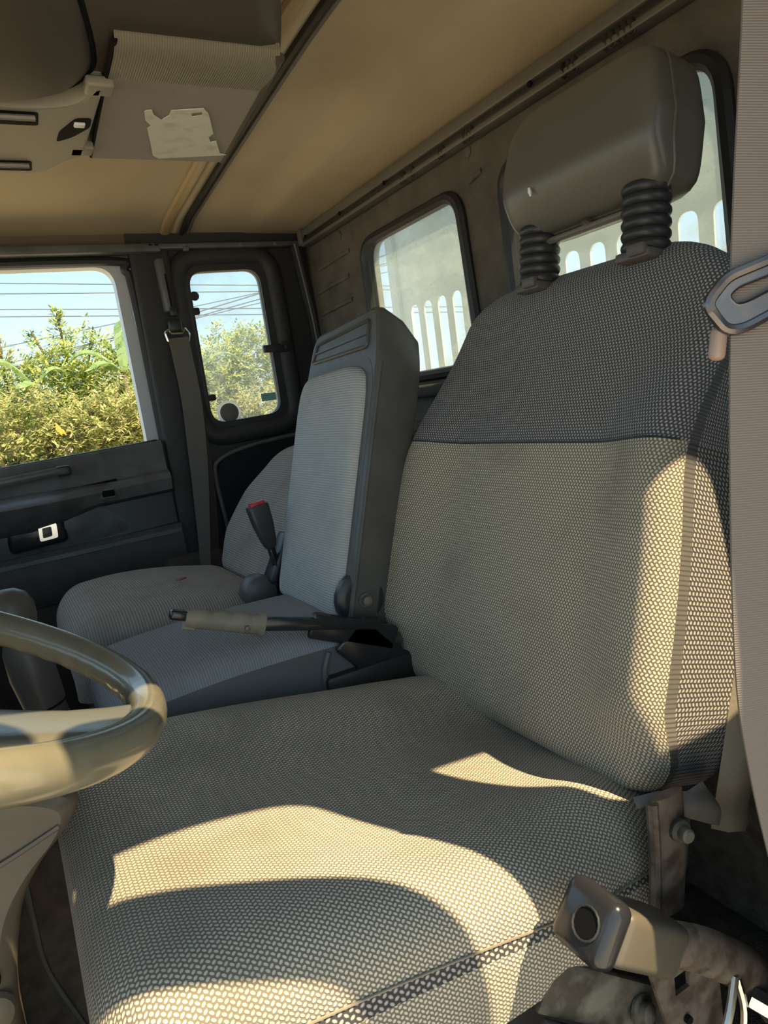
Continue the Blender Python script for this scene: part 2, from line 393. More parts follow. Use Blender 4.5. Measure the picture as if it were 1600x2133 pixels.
# ceiling
def ceil_z(x, y):
    z = .577-.078*math.sqrt((y-.98)**2+.02)+.078*.141-.012*smooth(y, 1.90, 1.99)-.03*smooth(-y, -.42, -.25)
    zr = .495-.004*smooth(y, 1.2, 1.9)
    k = smooth(x, .70, .735)*.35+.65*clamp((x-.71)/.185); z = lerp(z, min(z, zr), clamp(k))
    z -= .05*smooth(-x, .35, .8)
    return z
struct('ceiling', grid([[V(-.8+1.71*i/60, .21+1.80*j/60, ceil_z(-.8+1.71*i/60, .21+1.80*j/60)) for j in range(61)] for i in range(61)], flip=True), 'headliner', 'tan cloth headliner of the cab roof', 'ceiling')
struct('roof', box((.06, 1.12, .66), (1.78, 1.90, .03), bev=.0), 'doorpaint', 'painted steel roof skin above the headliner', 'roof', sm=False)
t = thing('trim_1', 'gold and black headliner seam strip running across the ceiling', 'trim', (.555, 1.1, .5), kind='structure')
ys = [.22+1.75*i/24 for i in range(25)]
def along(x, dz): return [V(x, y, ceil_z(x, y)-dz) for y in ys]
obj('bead', tube(along(.503, .002), .014, 8, r2=.009, up=V(0, 0, 1)), mat('beadtan', (.40, .29, .15), .45), t)
obj('strip', tube(along(.527, .001), .011, 8, r2=.005, up=V(0, 0, 1)), 'headliner', t)
obj('rubber_strip', tube(along(.547, .004), .006, 8, r2=.009, up=V(0, 0, 1)), 'rubber', t)
obj('rubber_strip', tube(along(.563, .002), .005, 8, r2=.007, up=V(0, 0, 1)), 'railmetal', t)
# far roof side band
struct('trim_2', box((.05, 2.0, .49), (1.70, .03, .13), bev=.01), 'headband', 'dark brown roof side band above the far door', 'trim')
# curtain rail along the top of the rear wall
t = thing('curtain_rail', 'dull metal curtain rail with gliders along the top of the rear wall', 'rail', (.885, 1.1, .45))
obj('rail', bar(V(.886, .26, .480), V(.886, 1.93, .476), .028, .022, bev=.004), 'railmetal', t)
obj('channel', bar(V(.886, .26, .461), V(.886, 1.93, .458), .022, .012, bev=.002), 'darkmetal', t)
obj('lower_lip', bar(V(.884, .26, .449), V(.884, 1.93, .446), .028, .010, bev=.003), 'railmetal', t)
obj('end_joint', box((.884, 1.935, .468), (.036, .02, .045), bev=.004), 'railmetal', t)
for y, n in ((.74, 3), (.775, 2), (.85, 3), (.872, 1), (1.115, 3), (1.135, 1), (1.21, 2), (1.325, 1), (1.36, 2)):
    for k in range(n):
        yy = y+k*.011
        obj('glider', join(lathe(V(.876, yy, .452), (0, .3, 1), [(.003, -.010), (.0065, -.006), (.0065, .006), (.003, .010)], 10), ring([(yy+.006*math.cos(a*.7854), .446+.007*math.sin(a*.7854)) for a in range(8)], fYZ, .874, .0018, 5)), 'darkmetal', t)
for y in (.949, 1.443, 1.677, 1.90):
    obj('rail_screw', lathe(V(.873, y, .463), (-1, 0, 0), [(.005, 0), (.005, .002), (.002, .003)], 10), 'black', t)

# near side wall (door opening, quarter window): out of frame, but it shades the seat
dop = rpoly([(-.46, -.86), (.485, -.86), (.485, .425), (-.34, .425)], .06)
qn = rpoly([(.625, -.012), (.820, -.008), (.815, .394), (.627, .394)], .045)
struct('wall_near', plate(rect(-.75, .96, FL, .60), [dop, qn], YN-.05, YN, fXZ), 'quartertrim', 'near side cab wall with open driver doorway and quarter window', 'wall', sm=False)
# front: firewall, dashboard base
struct('wall_front', box((-.80, 1.12, -.50), (.06, 1.86, .80), bev=.01), 'lowercloth', 'front bulkhead below the windscreen', 'wall')
struct('windscreen_header', box((-.72, 1.12, .50), (.10, 1.86, .14), bev=.02), 'headband', 'header above the windscreen', 'trim')
dash = thing('dashboard', 'dark dashboard across the front of the cab', 'dashboard', (-.6, 1.12, -.6))
obj('body', box((-.60, 1.12, -.34), (.32, 1.66, .46), bev=.07, seg=4), 'blackplastic', dash)

# far side wall: panel behind the door with the quarter window
QW = rpoly([(.544, -.014), (.752, -.008), (.747, .396), (.546, .394)], .042, 8)
struct('wall_far', plate([(.40, FL), (.97, FL), (.97, .50), (.40, .50)], [QW], YF, YF+.02, fXZ), 'quartertrim', 'dark moulded side panel around the small quarter window', 'wall', sm=False)
wf = bpy.data.objects['wall_far']
rim = rpoly([(.515, -.055), (.80, -.045), (.79, .437), (.515, .435)], .07, 8)
obj('padded_surround', join(ring(rim, fXZ, YF-.004, .026, 10, r2=.018, up=V(0, 1, 0)), plate(rim, [QW], YF-.008, YF+.01, fXZ)), 'quartertrim', wf)
obj('corner_post', tube(catmull([V(.868, 1.965, .455), V(.880, 1.965, .33), V(.893, 1.965, .2), V(.90, 1.965, -.2), V(.9, 1.965, -.6)], 6), .016, 8), 'quartertrim', wf)
obj('corner_piping', tube(catmull([V(.856, 1.945, .455), V(.872, 1.948, .33), V(.884, 1.95, .2), V(.895, 1.95, -.1)], 6), .003, 6), 'railmetal', wf)
obj('lower_moulding', plate(rpoly([(.50, -.84), (.88, -.84), (.88, -.075), (.66, -.088), (.545, -.115), (.525, -.16)], .02), [], YF-.022, YF, fXZ), 'blackgloss', wf)
obj('moulding_edge', tube(catmull([V(.88, 1.958, -.073), V(.66, 1.958, -.086), V(.545, 1.958, -.112), V(.522, 1.958, -.16), V(.53, 1.958, -.30), V(.54, 1.958, -.5)], 6), .006, 8), 'doortrim', wf)
obj('upper_strip', box((.675, 1.965, .458), (.40, .03, .014), bev=.004), 'doortrim', wf)
for x in (.545, .70, .80): obj('strip_screw', lathe(V(x, 1.952, .458), (0, -1, 0), [(.006, 0), (.006, .002), (.002, .004)], 10), 'railmetal', wf)
obj('strip_clip', box((.545, 1.948, .449), (.016, .012, .012), bev=.003), 'doortrim', wf)
t = thing('window_3', 'hazy far side quarter window with a round grey disc at its foot', 'window', (.65, YF, 0), kind='structure')
obj('pane', plate(QW, [], YF+.006, YF+.010, fXZ), 'quartergls', t, sm=False)
def disc(x, z, r, y, d=.004): return lathe(V(x, y, z), (0, -1, 0), [(r, 0), (r, d*.6), (r*.9, d)], 28)
obj('dark_cap', disc(.5565, .333, .0125, YF+.005), 'rubber', t)
obj('pale_ring', disc(.598, .010, .034, YF+.0055, .002), glass('palering', (.92, 0.), hazecol=(.96, .98, .98)), t)  # translucent whitish ring around the grey disc
obj('round_disc', disc(.598, .010, .0265, YF+.003), 'disc', t)
obj('hinge_tab', join(box((.546, YF, .292), (.034, .012, .020), bev=.006, seg=3)), 'rubber', t)
obj('hinge_tab', join(box((.550, YF, .057), (.034, .012, .018), bev=.006, seg=3)), 'rubber', t)
lt = obj('latch', join(bar(V(.715, YF-.03, .172), V(.775, YF-.03, .172), .014, .022, bev=.004), box((.785, YF-.012, .174), (.03, .04, .03), bev=.005)), 'blackplastic', t)
obj('latch_pivot', lathe(V(.785, YF-.032, .174), (0, -1, 0), [(.010, 0), (.010, .006), (.005, .008)], 12), 'rubber', lt)
obj('corner_sticker', box((.722, YF+.005, .040), (.045, .001, .022), bev=0), 'bluesticker', t, sm=False)

# far door with its window opening
DW = rpoly([(-.42, -.075), (.362, -.045), (.357, .418), (-.36, .418)], [.02, .012, .05, .05], 8)
t = thing('door_1', 'far passenger door with open window and dark grey trim panel', 'door', (0, YF, FL), kind='structure')
obj('door_shell', plate(rpoly([(-.50, FL+.02), (.396, FL+.02), (.396, -.04), (.385, .442), (-.42, .442)], [.02, .02, .02, .05, .06], 6), [DW], YF+.005, YF+.045, fXZ), 'doorpaint', t, sm=False)
obj('door_seal', tube(catmull([V(.405, YF-.002, -.62), V(.403, YF-.002, -.10), V(.397, YF-.002, .34), V(.385, YF-.002, .405), V(.35, YF-.002, .43), V(-.1, YF-.002, .432), V(-.42, YF-.002, .43)], 6), .011, 8), 'rubber', t)
obj('window_channel', tube([fXZ(p[0], p[1], YF+.012) for p in rpoly([(.372, -.05), (.366, .423), (-.3, .423)], [0, .05, 0], 8)], .0045, 6), 'rubber', t)
obj('sill_seal', bar(V(-.46, YF-.004, -.071), V(.386, YF-.004, -.040), .022, .012, bev=.004), 'rubber', t)
# trim panel: section swept along x
def band(prof, x0, x1, n=16, sl=.035):
    rows = []
    for i in range(n+1):
        x = lerp(x0, x1, i/n)
        rows.append([V(x, y, z+sl*(x-.39)) for y, z in prof])
    g = grid(rows); k = len(prof); g[1].append(tuple(range(k))); o = n*k; g[1].append(tuple(range(o, o+k))); return g
obj('upper_trim', band([(1.99, -.036), (1.958, -.038), (1.950, -.05), (1.946, -.105), (1.940, -.118), (1.99, -.118)], -.5, .392), 'doortrim', t)
obj('armrest_band', band([(1.99, -.116), (1.942, -.116), (1.925, -.124), (1.918, -.138), (1.928, -.168), (1.955, -.178), (1.99, -.18)], -.5, .394), 'doortrim', t)
ar = []
for i in range(15):
    x = lerp(-.5, .26, i/14); k = 1-smooth(x, .04, .25)
    ar.append([V(x, 1.99, -.12), V(x, 1.945-.02*k, -.122), V(x, 1.922-.055*k, -.130), V(x, 1.915-.065*k, -.145), V(x, 1.925-.05*k, -.17-.02*k), V(x, 1.955, -.18-.045*k), V(x, 1.99, -.18-.05*k)])
g = grid(ar); g[1].append(tuple(range(14*7, 15*7)))
obj('armrest', g, 'doortrim', t)
obj('recess_panel', band([(1.99, -.17), (1.962, -.17), (1.958, -.24), (1.955, -.262), (1.99, -.265)], -.5, .396), 'blackplastic', t)
wedge = [[V(x, 1.99, z0), V(x, 1.958-.012*k, z0), V(x, 1.952-.02*k, (z0+z1)/2), V(x, 1.955, z1), V(x, 1.99, z1)] for x, z0, z1, k in ((-.5, -.17, -.275, 1), (.12, -.165, -.27, 1), (.20, -.17, -.265, .6), (.27, -.235, -.258, 0))]
obj('handle_surround', grid(wedge), 'doortrim', t)
obj('lower_trim', band([(1.99, -.262), (1.950, -.264), (1.944, -.275), (1.944, -.385), (1.952, -.40), (1.99, -.40)], -.5, .404, sl=.02), 'doorvinyl', t)
obj('kick_panel', band([(1.99, -.40), (1.957, -.402), (1.955, -.86), (1.99, -.86)], -.5, .41, sl=.02), 'lowercloth', t)
obj('scuff_strip', band([(1.944, -.276), (1.9405, -.277), (1.9405, -.288), (1.944, -.289)], -.5, .40, sl=.02), 'doortrim', t)
ph = obj('pull_handle', tube(catmull([V(-.25, 1.915, -.098), V(-.05, 1.912, -.085), V(.08, 1.915, -.078), V(.138, 1.922, -.076), V(.152, 1.945, -.078)], 6), .008, 10, r2=.011, up=V(0, 0, 1)), 'doortrim', t)
obj('handle_end', box((.140, 1.928, -.077), (.034, .03, .026), bev=.006, seg=3), 'blackplastic', ph)
obj('slot', bar(V(.11, 1.944, -.128), V(.26, 1.941, -.121), .01, .006, bev=.001), 'black', t)
obj('lock_recess', join(box((.229, 1.922, -.150), (.040, .02, .028), bev=.004), ), 'doortrim', t)
obj('lock_slot', box((.231, 1.913, -.150), (.030, .008, .016), bev=.002), 'black', t)
lb = obj('latch_box', box((.052, 1.943, -.222), (.135, .03, .068), Matrix.Rotation(-.06, 3, 'Y'), bev=.012, seg=3), 'blackgloss', t)
lf = rpoly([(.055, -.239), (.097, -.236), (.099, -.199), (.057, -.201)], .006); li = rpoly([(.063, -.232), (.085, -.230), (.086, -.206), (.065, -.207)], .004)
obj('chrome_latch', plate(lf, [li], 1.917, 1.928, fXZ), 'chrome', lb)
obj('red_mark', box((.020, 1.927, -.208), (.004, .003, .008), bev=.001), 'red', lb)
# far roof rail above the door
t = thing('trim_3', 'grey roof rail moulding above the far door window', 'trim', (0, 1.96, .43), kind='structure')
obj('moulding', box((-.02, 1.958, .4525), (.995, .045, .022), bev=.006), 'doortrim', t)
for x in (.452, .467): obj('slot', box((x, 1.935, .458), (.009, .004, .003), bev=0), 'black', t)
struct('trim_4', box((.452, 1.975, -.05), (.105, .03, 1.02), bev=.012, seg=3), 'quartertrim', 'dark pillar trim between far door and quarter window', 'trim')
struct('trim_5', box((.42, 1.94, -.55), (.16, .06, .40), bev=.02, seg=3), 'lowercloth', 'low dark pillar foot beside the passenger seat', 'trim')

# ================================================================== OVERHEAD CONSOLE
t = thing('overhead_console', 'brown overhead roof console with vents and a ribbed cover flap', 'console', (.1, 1.0, .42))
def shell(x0, x1, y0, y1, z0, z1, r, m, name, par, seg=5): return obj(name, box(((x0+x1)/2, (y0+y1)/2, (z0+z1)/2), (x1-x0, y1-y0, z1-z0), bev=r, seg=seg), m, par)
def lofted(levels, m, name, par, ang=50):
    rws = [[V(p[0], p[1], z) for p in l] for l, z in levels]
    return obj(name, join(grid(rws, True), (rws[0], [tuple(range(len(rws[0])))], None), (rws[-1], [tuple(range(len(rws[0])))], None)), m, par, ang=ang)
def shrink(l, k):
    out = []; n = len(l)
    for i in range(n):
        p, a, b = Vector(l[i][:2]), Vector(l[i-1][:2]), Vector(l[(i+1) % n][:2]); t_ = (b-a); q = Vector((-t_.y, t_.x))
        out.append(p+(q.normalized()*k if q.length > 1e-9 else q))
    return out
ho = rpoly([(-.55, .50), (.25, .50), (.305, .62), (.446, .955), (.446, 1.225), (.19, 1.235), (.15, 1.285), (-.55, 1.285)], [.02, .05, .20, .12, .03, .03, .03, .02], 8)
lofted([(shrink(ho, .030), .434), (shrink(ho, .012), .438), (shrink(ho, .003), .449), (ho, .465), (ho, .60)], 'console', 'housing', t)
# bulging lid on the front half
lo = rpoly([(-.5, .50), (.10, .50), (.160, .80), (.186, .90), (.196, .965), (.172, 1.020), (.13, 1.036), (-.5, 1.036)], [.02, .1, .05, .05, .05, .04, .03, .02], 6)
def scl(l, k): return [Vector((-.15+(p[0]+.15)*k, .77+(p[1]-.77)*k)) for p in l]
lofted([(scl(lo, .35), .394), (scl(lo, .6), .396), (scl(lo, .8), .402), (scl(lo, .9), .410), (scl(lo, .96), .421), (scl(lo, .99), .431), (lo, .440)], 'console', 'lid', t, 70)
obj('lid_gap', ring(shrink(lo, -.001), fXY, .435, .0035, 6), 'black', t)
# vent face plate
vo = rpoly([(-.5, 1.036), (.135, 1.036), (.178, 1.016), (.192, .968), (.206, .968), (.206, 1.200), (.186, 1.215), (.152, 1.280), (-.5, 1.290)], [.01, .03, .02, .004, .004, .01, .02, .02, .01], 5)
fp = lofted([(shrink(vo, .006), .4135), (shrink(vo, .003), .4145), (shrink(vo, .001), .419), (vo, .437)], 'consoleface', 'vent_plate', t, 40)
for y0, y1 in ((1.046, 1.088), (1.222, 1.264)):
    obj('vent_slot', plate(rpoly([(-.3, y0), (.134, y0), (.136, y1), (-.3, y1)], .006), [], .4138, .4128, fXY), 'black', fp)
    obj('vent_vane', tube([V(-.3, y0+.011, .4105), V(.130, y0+.011, .4105)], .0045, 8), 'gripplastic', fp)
hs = obj('hook_slot', plate(rpoly([(.162, 1.143), (.163, 1.105), (.180, 1.058), (.200, 1.055), (.201, 1.085), (.182, 1.122)], .008), [], .4138, .4128, fXY), 'black', fp)
obj('hook', box((.186, 1.075, .4115), (.014, .012, .004), bev=.0015), 'whitering', fp)
for y in (.975, 1.182): obj('hinge', box((.200, y, .4205), (.034, .030, .014), bev=.004, seg=3), 'consoleface', t)
# the flap: flat woven panel, ribbed lip that curls up at the near end
def flapx(y): return lerp(.205, .222, (y-.87)/.36), lerp(.402, .432, (y-.87)/.36)
def flaprow(y, z):
    a, b = flapx(y); return [V(lerp(a, b, i/12), y, z+.004*math.cos(math.pi*(i/12-.5))*0) for i in range(13)]
fl = obj('cover_flap', grid([flaprow(y, .4225) for y in (.955, 1.0, 1.05, 1.1, 1.15, 1.20, 1.228)]+[flaprow(1.230, .428), flaprow(1.228, .434)]), 'visormesh', t)
obj('flap_lip', grid([flaprow(y, z) for y, z in ((.958, .4225), (.93, .4205), (.90, .4195), (.885, .421), (.874, .425), (.868, .432), (.868, .440))]), 'visorlip', fl)
def edge(i, dz=0, y0=.872): return [V(flapx(y)[i], y, .426+dz) for y in (y0, .90, 1.0, 1.1, 1.2, 1.23)]
obj('flap_rim', tube(edge(1), .006, 8), 'console', fl)
obj('flap_rim', tube(edge(0), .0035, 8), 'black', fl)
def S(px, py):   # worn sticker outline, flat on the flap (pixel ray met with the flap plane)
    d = (px-800, py-1066.5, 1478.0); q = V(*(sum(r[i]*d[i] for i in range(3)) for r in (RX, RY, RZ))); q *= .4215/q.z; return (q.x, q.y)
so_ = [(300, 233), (304, 230), (316, 229), (320, 240), (336, 250), (352, 240), (356, 230), (424, 226), (434, 236), (444, 278), (434, 286), (438, 296), (450, 294), (458, 320), (471, 323), (330, 330), (318, 324), (306, 268), (314, 262), (302, 250)]
obj('worn_sticker', plate([S(*p) for p in so_], [[S(*p) for p in ((398, 236), (420, 233), (421, 240), (400, 243))]], .4217, .4205, fXY), 'sticker', fl, sm=False)

# ================================================================== SEATS
def seatback(par, A, B, yc, hwf, bolf, thick, H, seam, mats, near=None, rad=.055, lumb=.012, top_r=.07, names=None):
    A, B = Vector(A), Vector(B); u = (B-A).normalized(); n = V(-u.z, 0, u.x)
    ss = sorted(set([0, .004, .010, .018, .03]+[.03+(H-.03)*i/46 for i in range(47)]+[H-.001, H-.004, H-.010, H-.02, seam]))
    vsamp = [-1+2*i/56 for i in range(57)]
    vsamp = [math.copysign(1-(1-abs(v))**1.5, v) if abs(v) > 0 else 0 for v in vsamp]
    rows, uvs = [], []; NF = len(vsamp); NS = 7
    for s in ss:
        hw = hwf(s); b = bolf(s)
        tt = clamp((s-(H-top_r))/top_r); tb = clamp((.035-s)/.035)
        dfr = -(thick*.55)*(1-math.sqrt(max(0, 1-tt*tt)))-.035*(1-math.sqrt(max(0, 1-tb*tb)))
        bk = -thick+(thick*.40)*(1-math.sqrt(max(0, 1-tt*tt)))
        r = []; uu = []
        def P(y, d): return A+u*s+n*d+V(0, yc+y+(near(s) if near else 0), 0)
        for v in vsamp:
            a = abs(v); d = b*smooth(a, .48, .93)
            if a > .905: q = (a-.905)/.095; d -= rad*(1-math.sqrt(max(0, 1-q*q)))
            d += lumb*(1-v*v)*math.sin(math.pi*clamp(s/H))
            r.append(P(v*hw, max(d+dfr, bk+.004)))
        dl = max(b-rad+dfr, bk+.004)
        side = [lerp(dl, bk, (k+1)/NS) for k in range(NS)]
        r += [P(hw-.006*math.sin(math.pi*(k+1)/NS/2), d) for k, d in enumerate(side)]
        r += [P(lerp(hw-.006, -hw+.006, (k+1)/9), bk-.012*math.sin(math.pi*(k+1)/9)) for k in range(8)]
        r += [P(-hw+.006*math.sin(math.pi*(k+1)/NS/2), d) for k, d in reversed(list(enumerate(side)))]
        c = NF//2; acc = [0]*len(r)
        for j in range(c+1, len(r)): acc[j] = acc[j-1]+(r[j]-r[j-1]).length
        for j in range(c-1, -1, -1): acc[j] = acc[j+1]-(r[j+1]-r[j]).length
        rows.append(r); uvs.append([(acc[j], s) for j in range(len(r))])
    return ss, rows, uvs, NF, NS, u, n
def sub(rows, uvs, i0, i1, j0, j1):
    return grid([r[j0:j1+1] for r in rows[i0:i1+1]], uvs=[r[j0:j1+1] for r in uvs[i0:i1+1]])
def cushion(x0, x1, yc, hw0, ztop, zbot, edge_r, rf, shape, hwf=None, nx=44):
    xs = [x0+(x1-x0)*(i/nx)**1.25 for i in range(nx+1)]; xs = sorted(set(xs+[x0+.002, x0+.006]))
    rows, uvs = [], []; acc0 = 0; prev = None
    vs_ = [-1+2*i/56 for i in range(57)]; vs_ = [math.copysign(1-(1-abs(v))**1.5, v) if v else 0 for v in vs_]
    for x in xs:
        t = clamp((x0+rf-x)/rf); tr = clamp((x-(x1-.05))/.05)
        drop = rf*1.0*(1-math.sqrt(max(0, 1-t*t)))+.04*(1-math.sqrt(max(0, 1-tr*tr)))
        hw = hw0-.04*(1-math.sqrt(max(0, 1-clamp((x0+.05-x)/.05)**2)))-(hwf(x) if hwf else 0)
        r = []
        for v in vs_:
            a = abs(v); z = ztop(x)+shape(x, v)-drop
            if a > .74: q = (a-.74)/.26; z -= edge_r*(1-math.sqrt(max(0, 1-q*q)))
            r.append(V(x, yc+v*hw, max(z, zbot+.03)))
        def sd(sg): 
            e = r[-1] if sg > 0 else r[0]
            return [V(x, e.y+sg*.004*math.sin(math.pi*k/6), lerp(e.z, zbot, k/6)) for k in range(1, 7)]
        full = sd(-1)[::-1]+r+sd(1)
        c = len(full)//2; acc = [0]*len(full)
        for j in range(c+1, len(full)): acc[j] = acc[j-1]+(full[j]-full[j-1]).length
        for j in range(c-1, -1, -1): acc[j] = acc[j+1]-(full[j+1]-full[j]).length
        if prev: acc0 += (full[c]-prev).length
        prev = full[c]; rows.append(full); uvs.append([(q, acc0) for q in acc])
    return rows, uvs, len(vs_)

# ---- driver seat
ds = thing('bucket_seat', 'large woven beige driver seat in front, grey upper back and headrest', 'seat', (.30, .71, FL))
DA, DB = V(.51, 0, -.46), V(.70, 0, .115)
hwt = [(0, .215), (.010, .245), (.03, .268), (.07, .283), (.17, .285), (.28, .277), (.377, .264), (.465, .254), (.53, .245), (.57, .232), (.60, .210), (.625, .165), (.642, .10)]
neart = [(0, .01), (.1, .018), (.28, .016), (.40, -.004), (.62, -.012)]
ss, rows, uvs, NF, NS, du, dn = seatback(ds, DA, DB, .757, lambda s: interps(hwt, s), lambda s: .042*smooth(s, .02, .12)*(1-smooth(s, .34, .56)), .115, .642, .388, None, near=lambda s: -.034*smooth(s, .36, .60), rad=.028)
k = ss.index(.388); n = len(rows); c0, c1 = 0, NF-1
obj('lower_back', sub(rows, uvs, 0, k, 0, NF-1), 'seattan', ds, ang=80)
g = sub(rows, uvs, k, n-1, 0, NF-1+NS); g2 = grid([[r[0]]+r[:-NS-1:-1] for r in rows[k:]], uvs=[[q[0]]+q[:-NS-1:-1] for q in uvs[k:]])
top = rows[-1]; tuv = uvs[-1]
capg = (list(top), [tuple(range(len(top)))], list(tuv))
obj('upper_back', join(g, g2, capg), 'seatdark', ds, ang=80)
obj('seam', tube([p+dn*.0015 for p in rows[k][1:NF-1:2]], .0012, 6), 'blackplastic', ds)
for nm, js in (('side_strip', list(range(NF-1, NF+NS))), ('side_strip', [0]+list(range(len(rows[0])-1, len(rows[0])-1-NS, -1)))):
    obj(nm, grid([[r[j] for j in js] for r in rows[:k+1]], uvs=[[q[j] for j in js] for q in uvs[:k+1]]), 'seatstrip', ds, ang=80)
obj('back_cover', join(sub(rows, uvs, 0, n-1, NF-1+NS, len(rows[0])-NS)), 'vinylback', ds, ang=80)
botl = rows[0]; obj('back_underside', (list(botl), [tuple(range(len(botl)))], None), 'vinylback', ds, sm=False)
def DBP(s, y, d): return DA+du*s+dn*d+V(0, y, 0)
# loose vinyl hem of the back cover on the near side
ynr = .757-.284
hem = []
for i in range(19):
    s = lerp(-.02, .36, i/18); w_ = lerp(.050, .028, smooth(s, 0, .3)); wob = .004*math.sin(i*1.3)
    hem.append([DBP(s, ynr+.004, -.098), DBP(s, ynr-.008+wob*.5, -.112), DBP(s, ynr-.010+wob, -.112-w_*.5), DBP(s, ynr+.004+wob, -.116-w_)])
obj('cover_hem', grid(hem), 'vinylback', ds)
nut = obj('cover_bolt', lathe(DBP(.155, ynr-.008, -.125), (0, -1, .1), [(.009, 0), (.009, .004), (.006, .005), (.006, .013), (.004, .014)], 6), 'chrome', ds)
flp = [[V(.478, .470, -.420), V(.474, .462, -.425), V(.476, .466, -.430)],
       [V(.504, .462, -.420), V(.498, .452, -.428), V(.504, .458, -.436)],
       [V(.534, .452, -.428), V(.530, .446, -.440), V(.534, .452, -.458)],
       [V(.560, .454, -.428), V(.562, .444, -.450), V(.566, .450, -.478)],
       [V(.572, .458, -.444), V(.580, .450, -.465), V(.584, .456, -.490)]]
obj('torn_flap', grid([catmull(r, 4) for r in flp]), 'vinylflap', ds)
obj('loose_thread', tube(catmull([DBP(.01, ynr+.022, -.02), DBP(-.01, ynr+.010, -.018), DBP(-.025, ynr+.012, -.022), DBP(-.045, ynr+.008, -.02)], 5), .0012, 5), 'boxwhite', ds)
# cushion
def dtop(x): return interps([(-.03, -.392), (.05, -.388), (.12, -.393), (.25, -.412), (.38, -.435), (.52, -.455), (.62, -.47)], x)
def dshape(x, v):
    a = abs(v); z = -.014*(1-smooth(a, .15, .70))*smooth(x, .05, .25)
    z += .012*math.exp(-((x-.47)/.05)**2-((v+.72)/.18)**2)         # raised pad at the near rear corner
    z -= .008*math.exp(-((x-.31)/.07)**2-((v+.45)/.30)**2)         # sat-in hollow
    z += .022*smooth(v, .1, .8)
    return z
rows, uvs, NV = cushion(-.022, .62, .715, .257, dtop, -.555, .056, .05, dshape, hwf=lambda x: .010*smooth(x, .40, .50)+.07*smooth(x, .49, .60))
e = 6; J = len(rows[0])
obj('cushion_top', sub(rows, uvs, 0, len(rows)-1, e, e+NV-1), 'seattan', ds, ang=80)
for nm, j0, j1 in (('cushion_strip', e-1, e), ('cushion_strip', e+NV-1, e+NV)):
    obj(nm, sub(rows, uvs, 0, len(rows)-1, j0, j1), 'seatstrip', ds, ang=80)
for nm, j0, j1 in (('cushion_skirt', 0, e-1), ('cushion_skirt', e+NV, J-1)):
    obj(nm, sub(rows, uvs, 0, len(rows)-1, j0, j1), 'seattan', ds, ang=80)
fr = rows[0]; obj('cushion_front', grid([fr, [V(p.x+.004, p.y, -.60) for p in fr]]), 'seattan', ds, ang=80)
obj('cushion_seam', tube([r[e]+V(0, -.001, 0) for r in rows[2:]], .0012, 6), 'vinylback', ds)
obj('seat_base', box((.28, .71, -.70), (.44, .40, .22), bev=.02), 'darkmetal', ds)
obj('seat_riser', box((.28, .71, -.85), (.50, .46, .10), bev=.01), 'darkmetal', ds)
# hinge bracket on the near side
hb = obj('hinge_bracket', join(tube([V(.500, .448, -.415), V(.497, .446, -.47), V(.488, .445, -.535)], [.022, .024, .021], 14, r2=.006, up=V(0, 1, 0)),
     tube(catmull([V(.478, .446, -.415), V(.473, .443, -.47), V(.466, .443, -.535)], 4), .006, 8)), 'rust', ds)
obj('hinge_bolt', lathe(V(.503, .442, -.450), (-.2, -1, .1), [(.011, 0), (.011, .008), (.007, .010), (.007, .018), (.005, .020)], 12), 'dirtymetal', hb)
obj('seat_tail', box((.524, .462, -.490), (.030, .010, .060), Matrix.Rotation(.2, 3, 'Y'), bev=.004), 'seatstrip', ds)
# recliner disc on the far side
rd = obj('recliner', lathe(V(.470, .985, -.425), (0, -1, 0), [(.062, -.01), (.062, .006), (.058, .010), (.050, .006), (.046, .010), (.020, .012), (.018, .02), (.004, .022)], 26), 'dirtymetal', ds)
obj('recliner_link', bar(V(.44, .975, -.40), V(.50, .975, -.46), .012, .020, up=V(0, 1, 0)), 'rust', rd)
# adjusting lever at the near side
lv = obj('adjusting_lever', tube(catmull([V(.405, .398, -.492), V(.47, .398, -.535), V(.54, .398, -.600), V(.58, .40, -.66)], 5), .021, 12, r2=.012, up=V(0, 1, 0)), 'rust', ds)
ldir = (V(.428, .398, -.508)-V(.322, .398, -.428)).normalized(); lup = V(0, 1, 0).cross(ldir).normalized()
Rm = Matrix((ldir, V(0, 1, 0), lup)).transposed()
obj('lever_grip', box(V(.391, .396, -.477), (.088, .046, .046), Rm, bev=.009, seg=3), 'levergrip', lv)
cp = obj('lever_cap', box(V(.349, .400, -.445), (.026, .058, .056), Rm, bev=.011, seg=4), 'blackgloss', lv)
obj('lever_top', box(V(.388, .399, -.458)+lup*.0, (.086, .044, .018), Rm, bev=.007, seg=3), 'blackgloss', lv)
capc = V(.349, .398, -.445)-ldir*.0132
obj('cap_hole', lathe(capc+lup*.0+V(0, -.004, 0), -ldir, [(.0125, -.002), (.0125, .0006), (.001, .0006)], 22), 'black', cp)
obj('cap_ring', tube([capc+V(0, -.004, 0)-ldir*.0008+V(0, 1, 0)*(.0130*math.cos(q*.3927))+lup*(.0130*math.sin(q*.3927)) for q in range(16)], .0011, 6, True), 'blackplastic', cp)
obj('lever_rivet', lathe(V(.425, .386, -.505), (0, -1, 0), [(.004, 0), (.004, .002), (.001, .003)], 10), 'darkmetal', lv)
pl = obj('bracket_plate', plate(rpoly([(.405, -.505), (.50, -.56), (.505, -.70), (.455, -.70)], .01), [rect(.441, .460, -.571, -.552)], .402, .406, fXZ), 'rust', ds, sm=False)
obj('bracket_hole_bolt', lathe(V(.452, .401, -.60), (0, -1, 0), [(.004, 0), (.004, .004)], 8), 'black', pl)
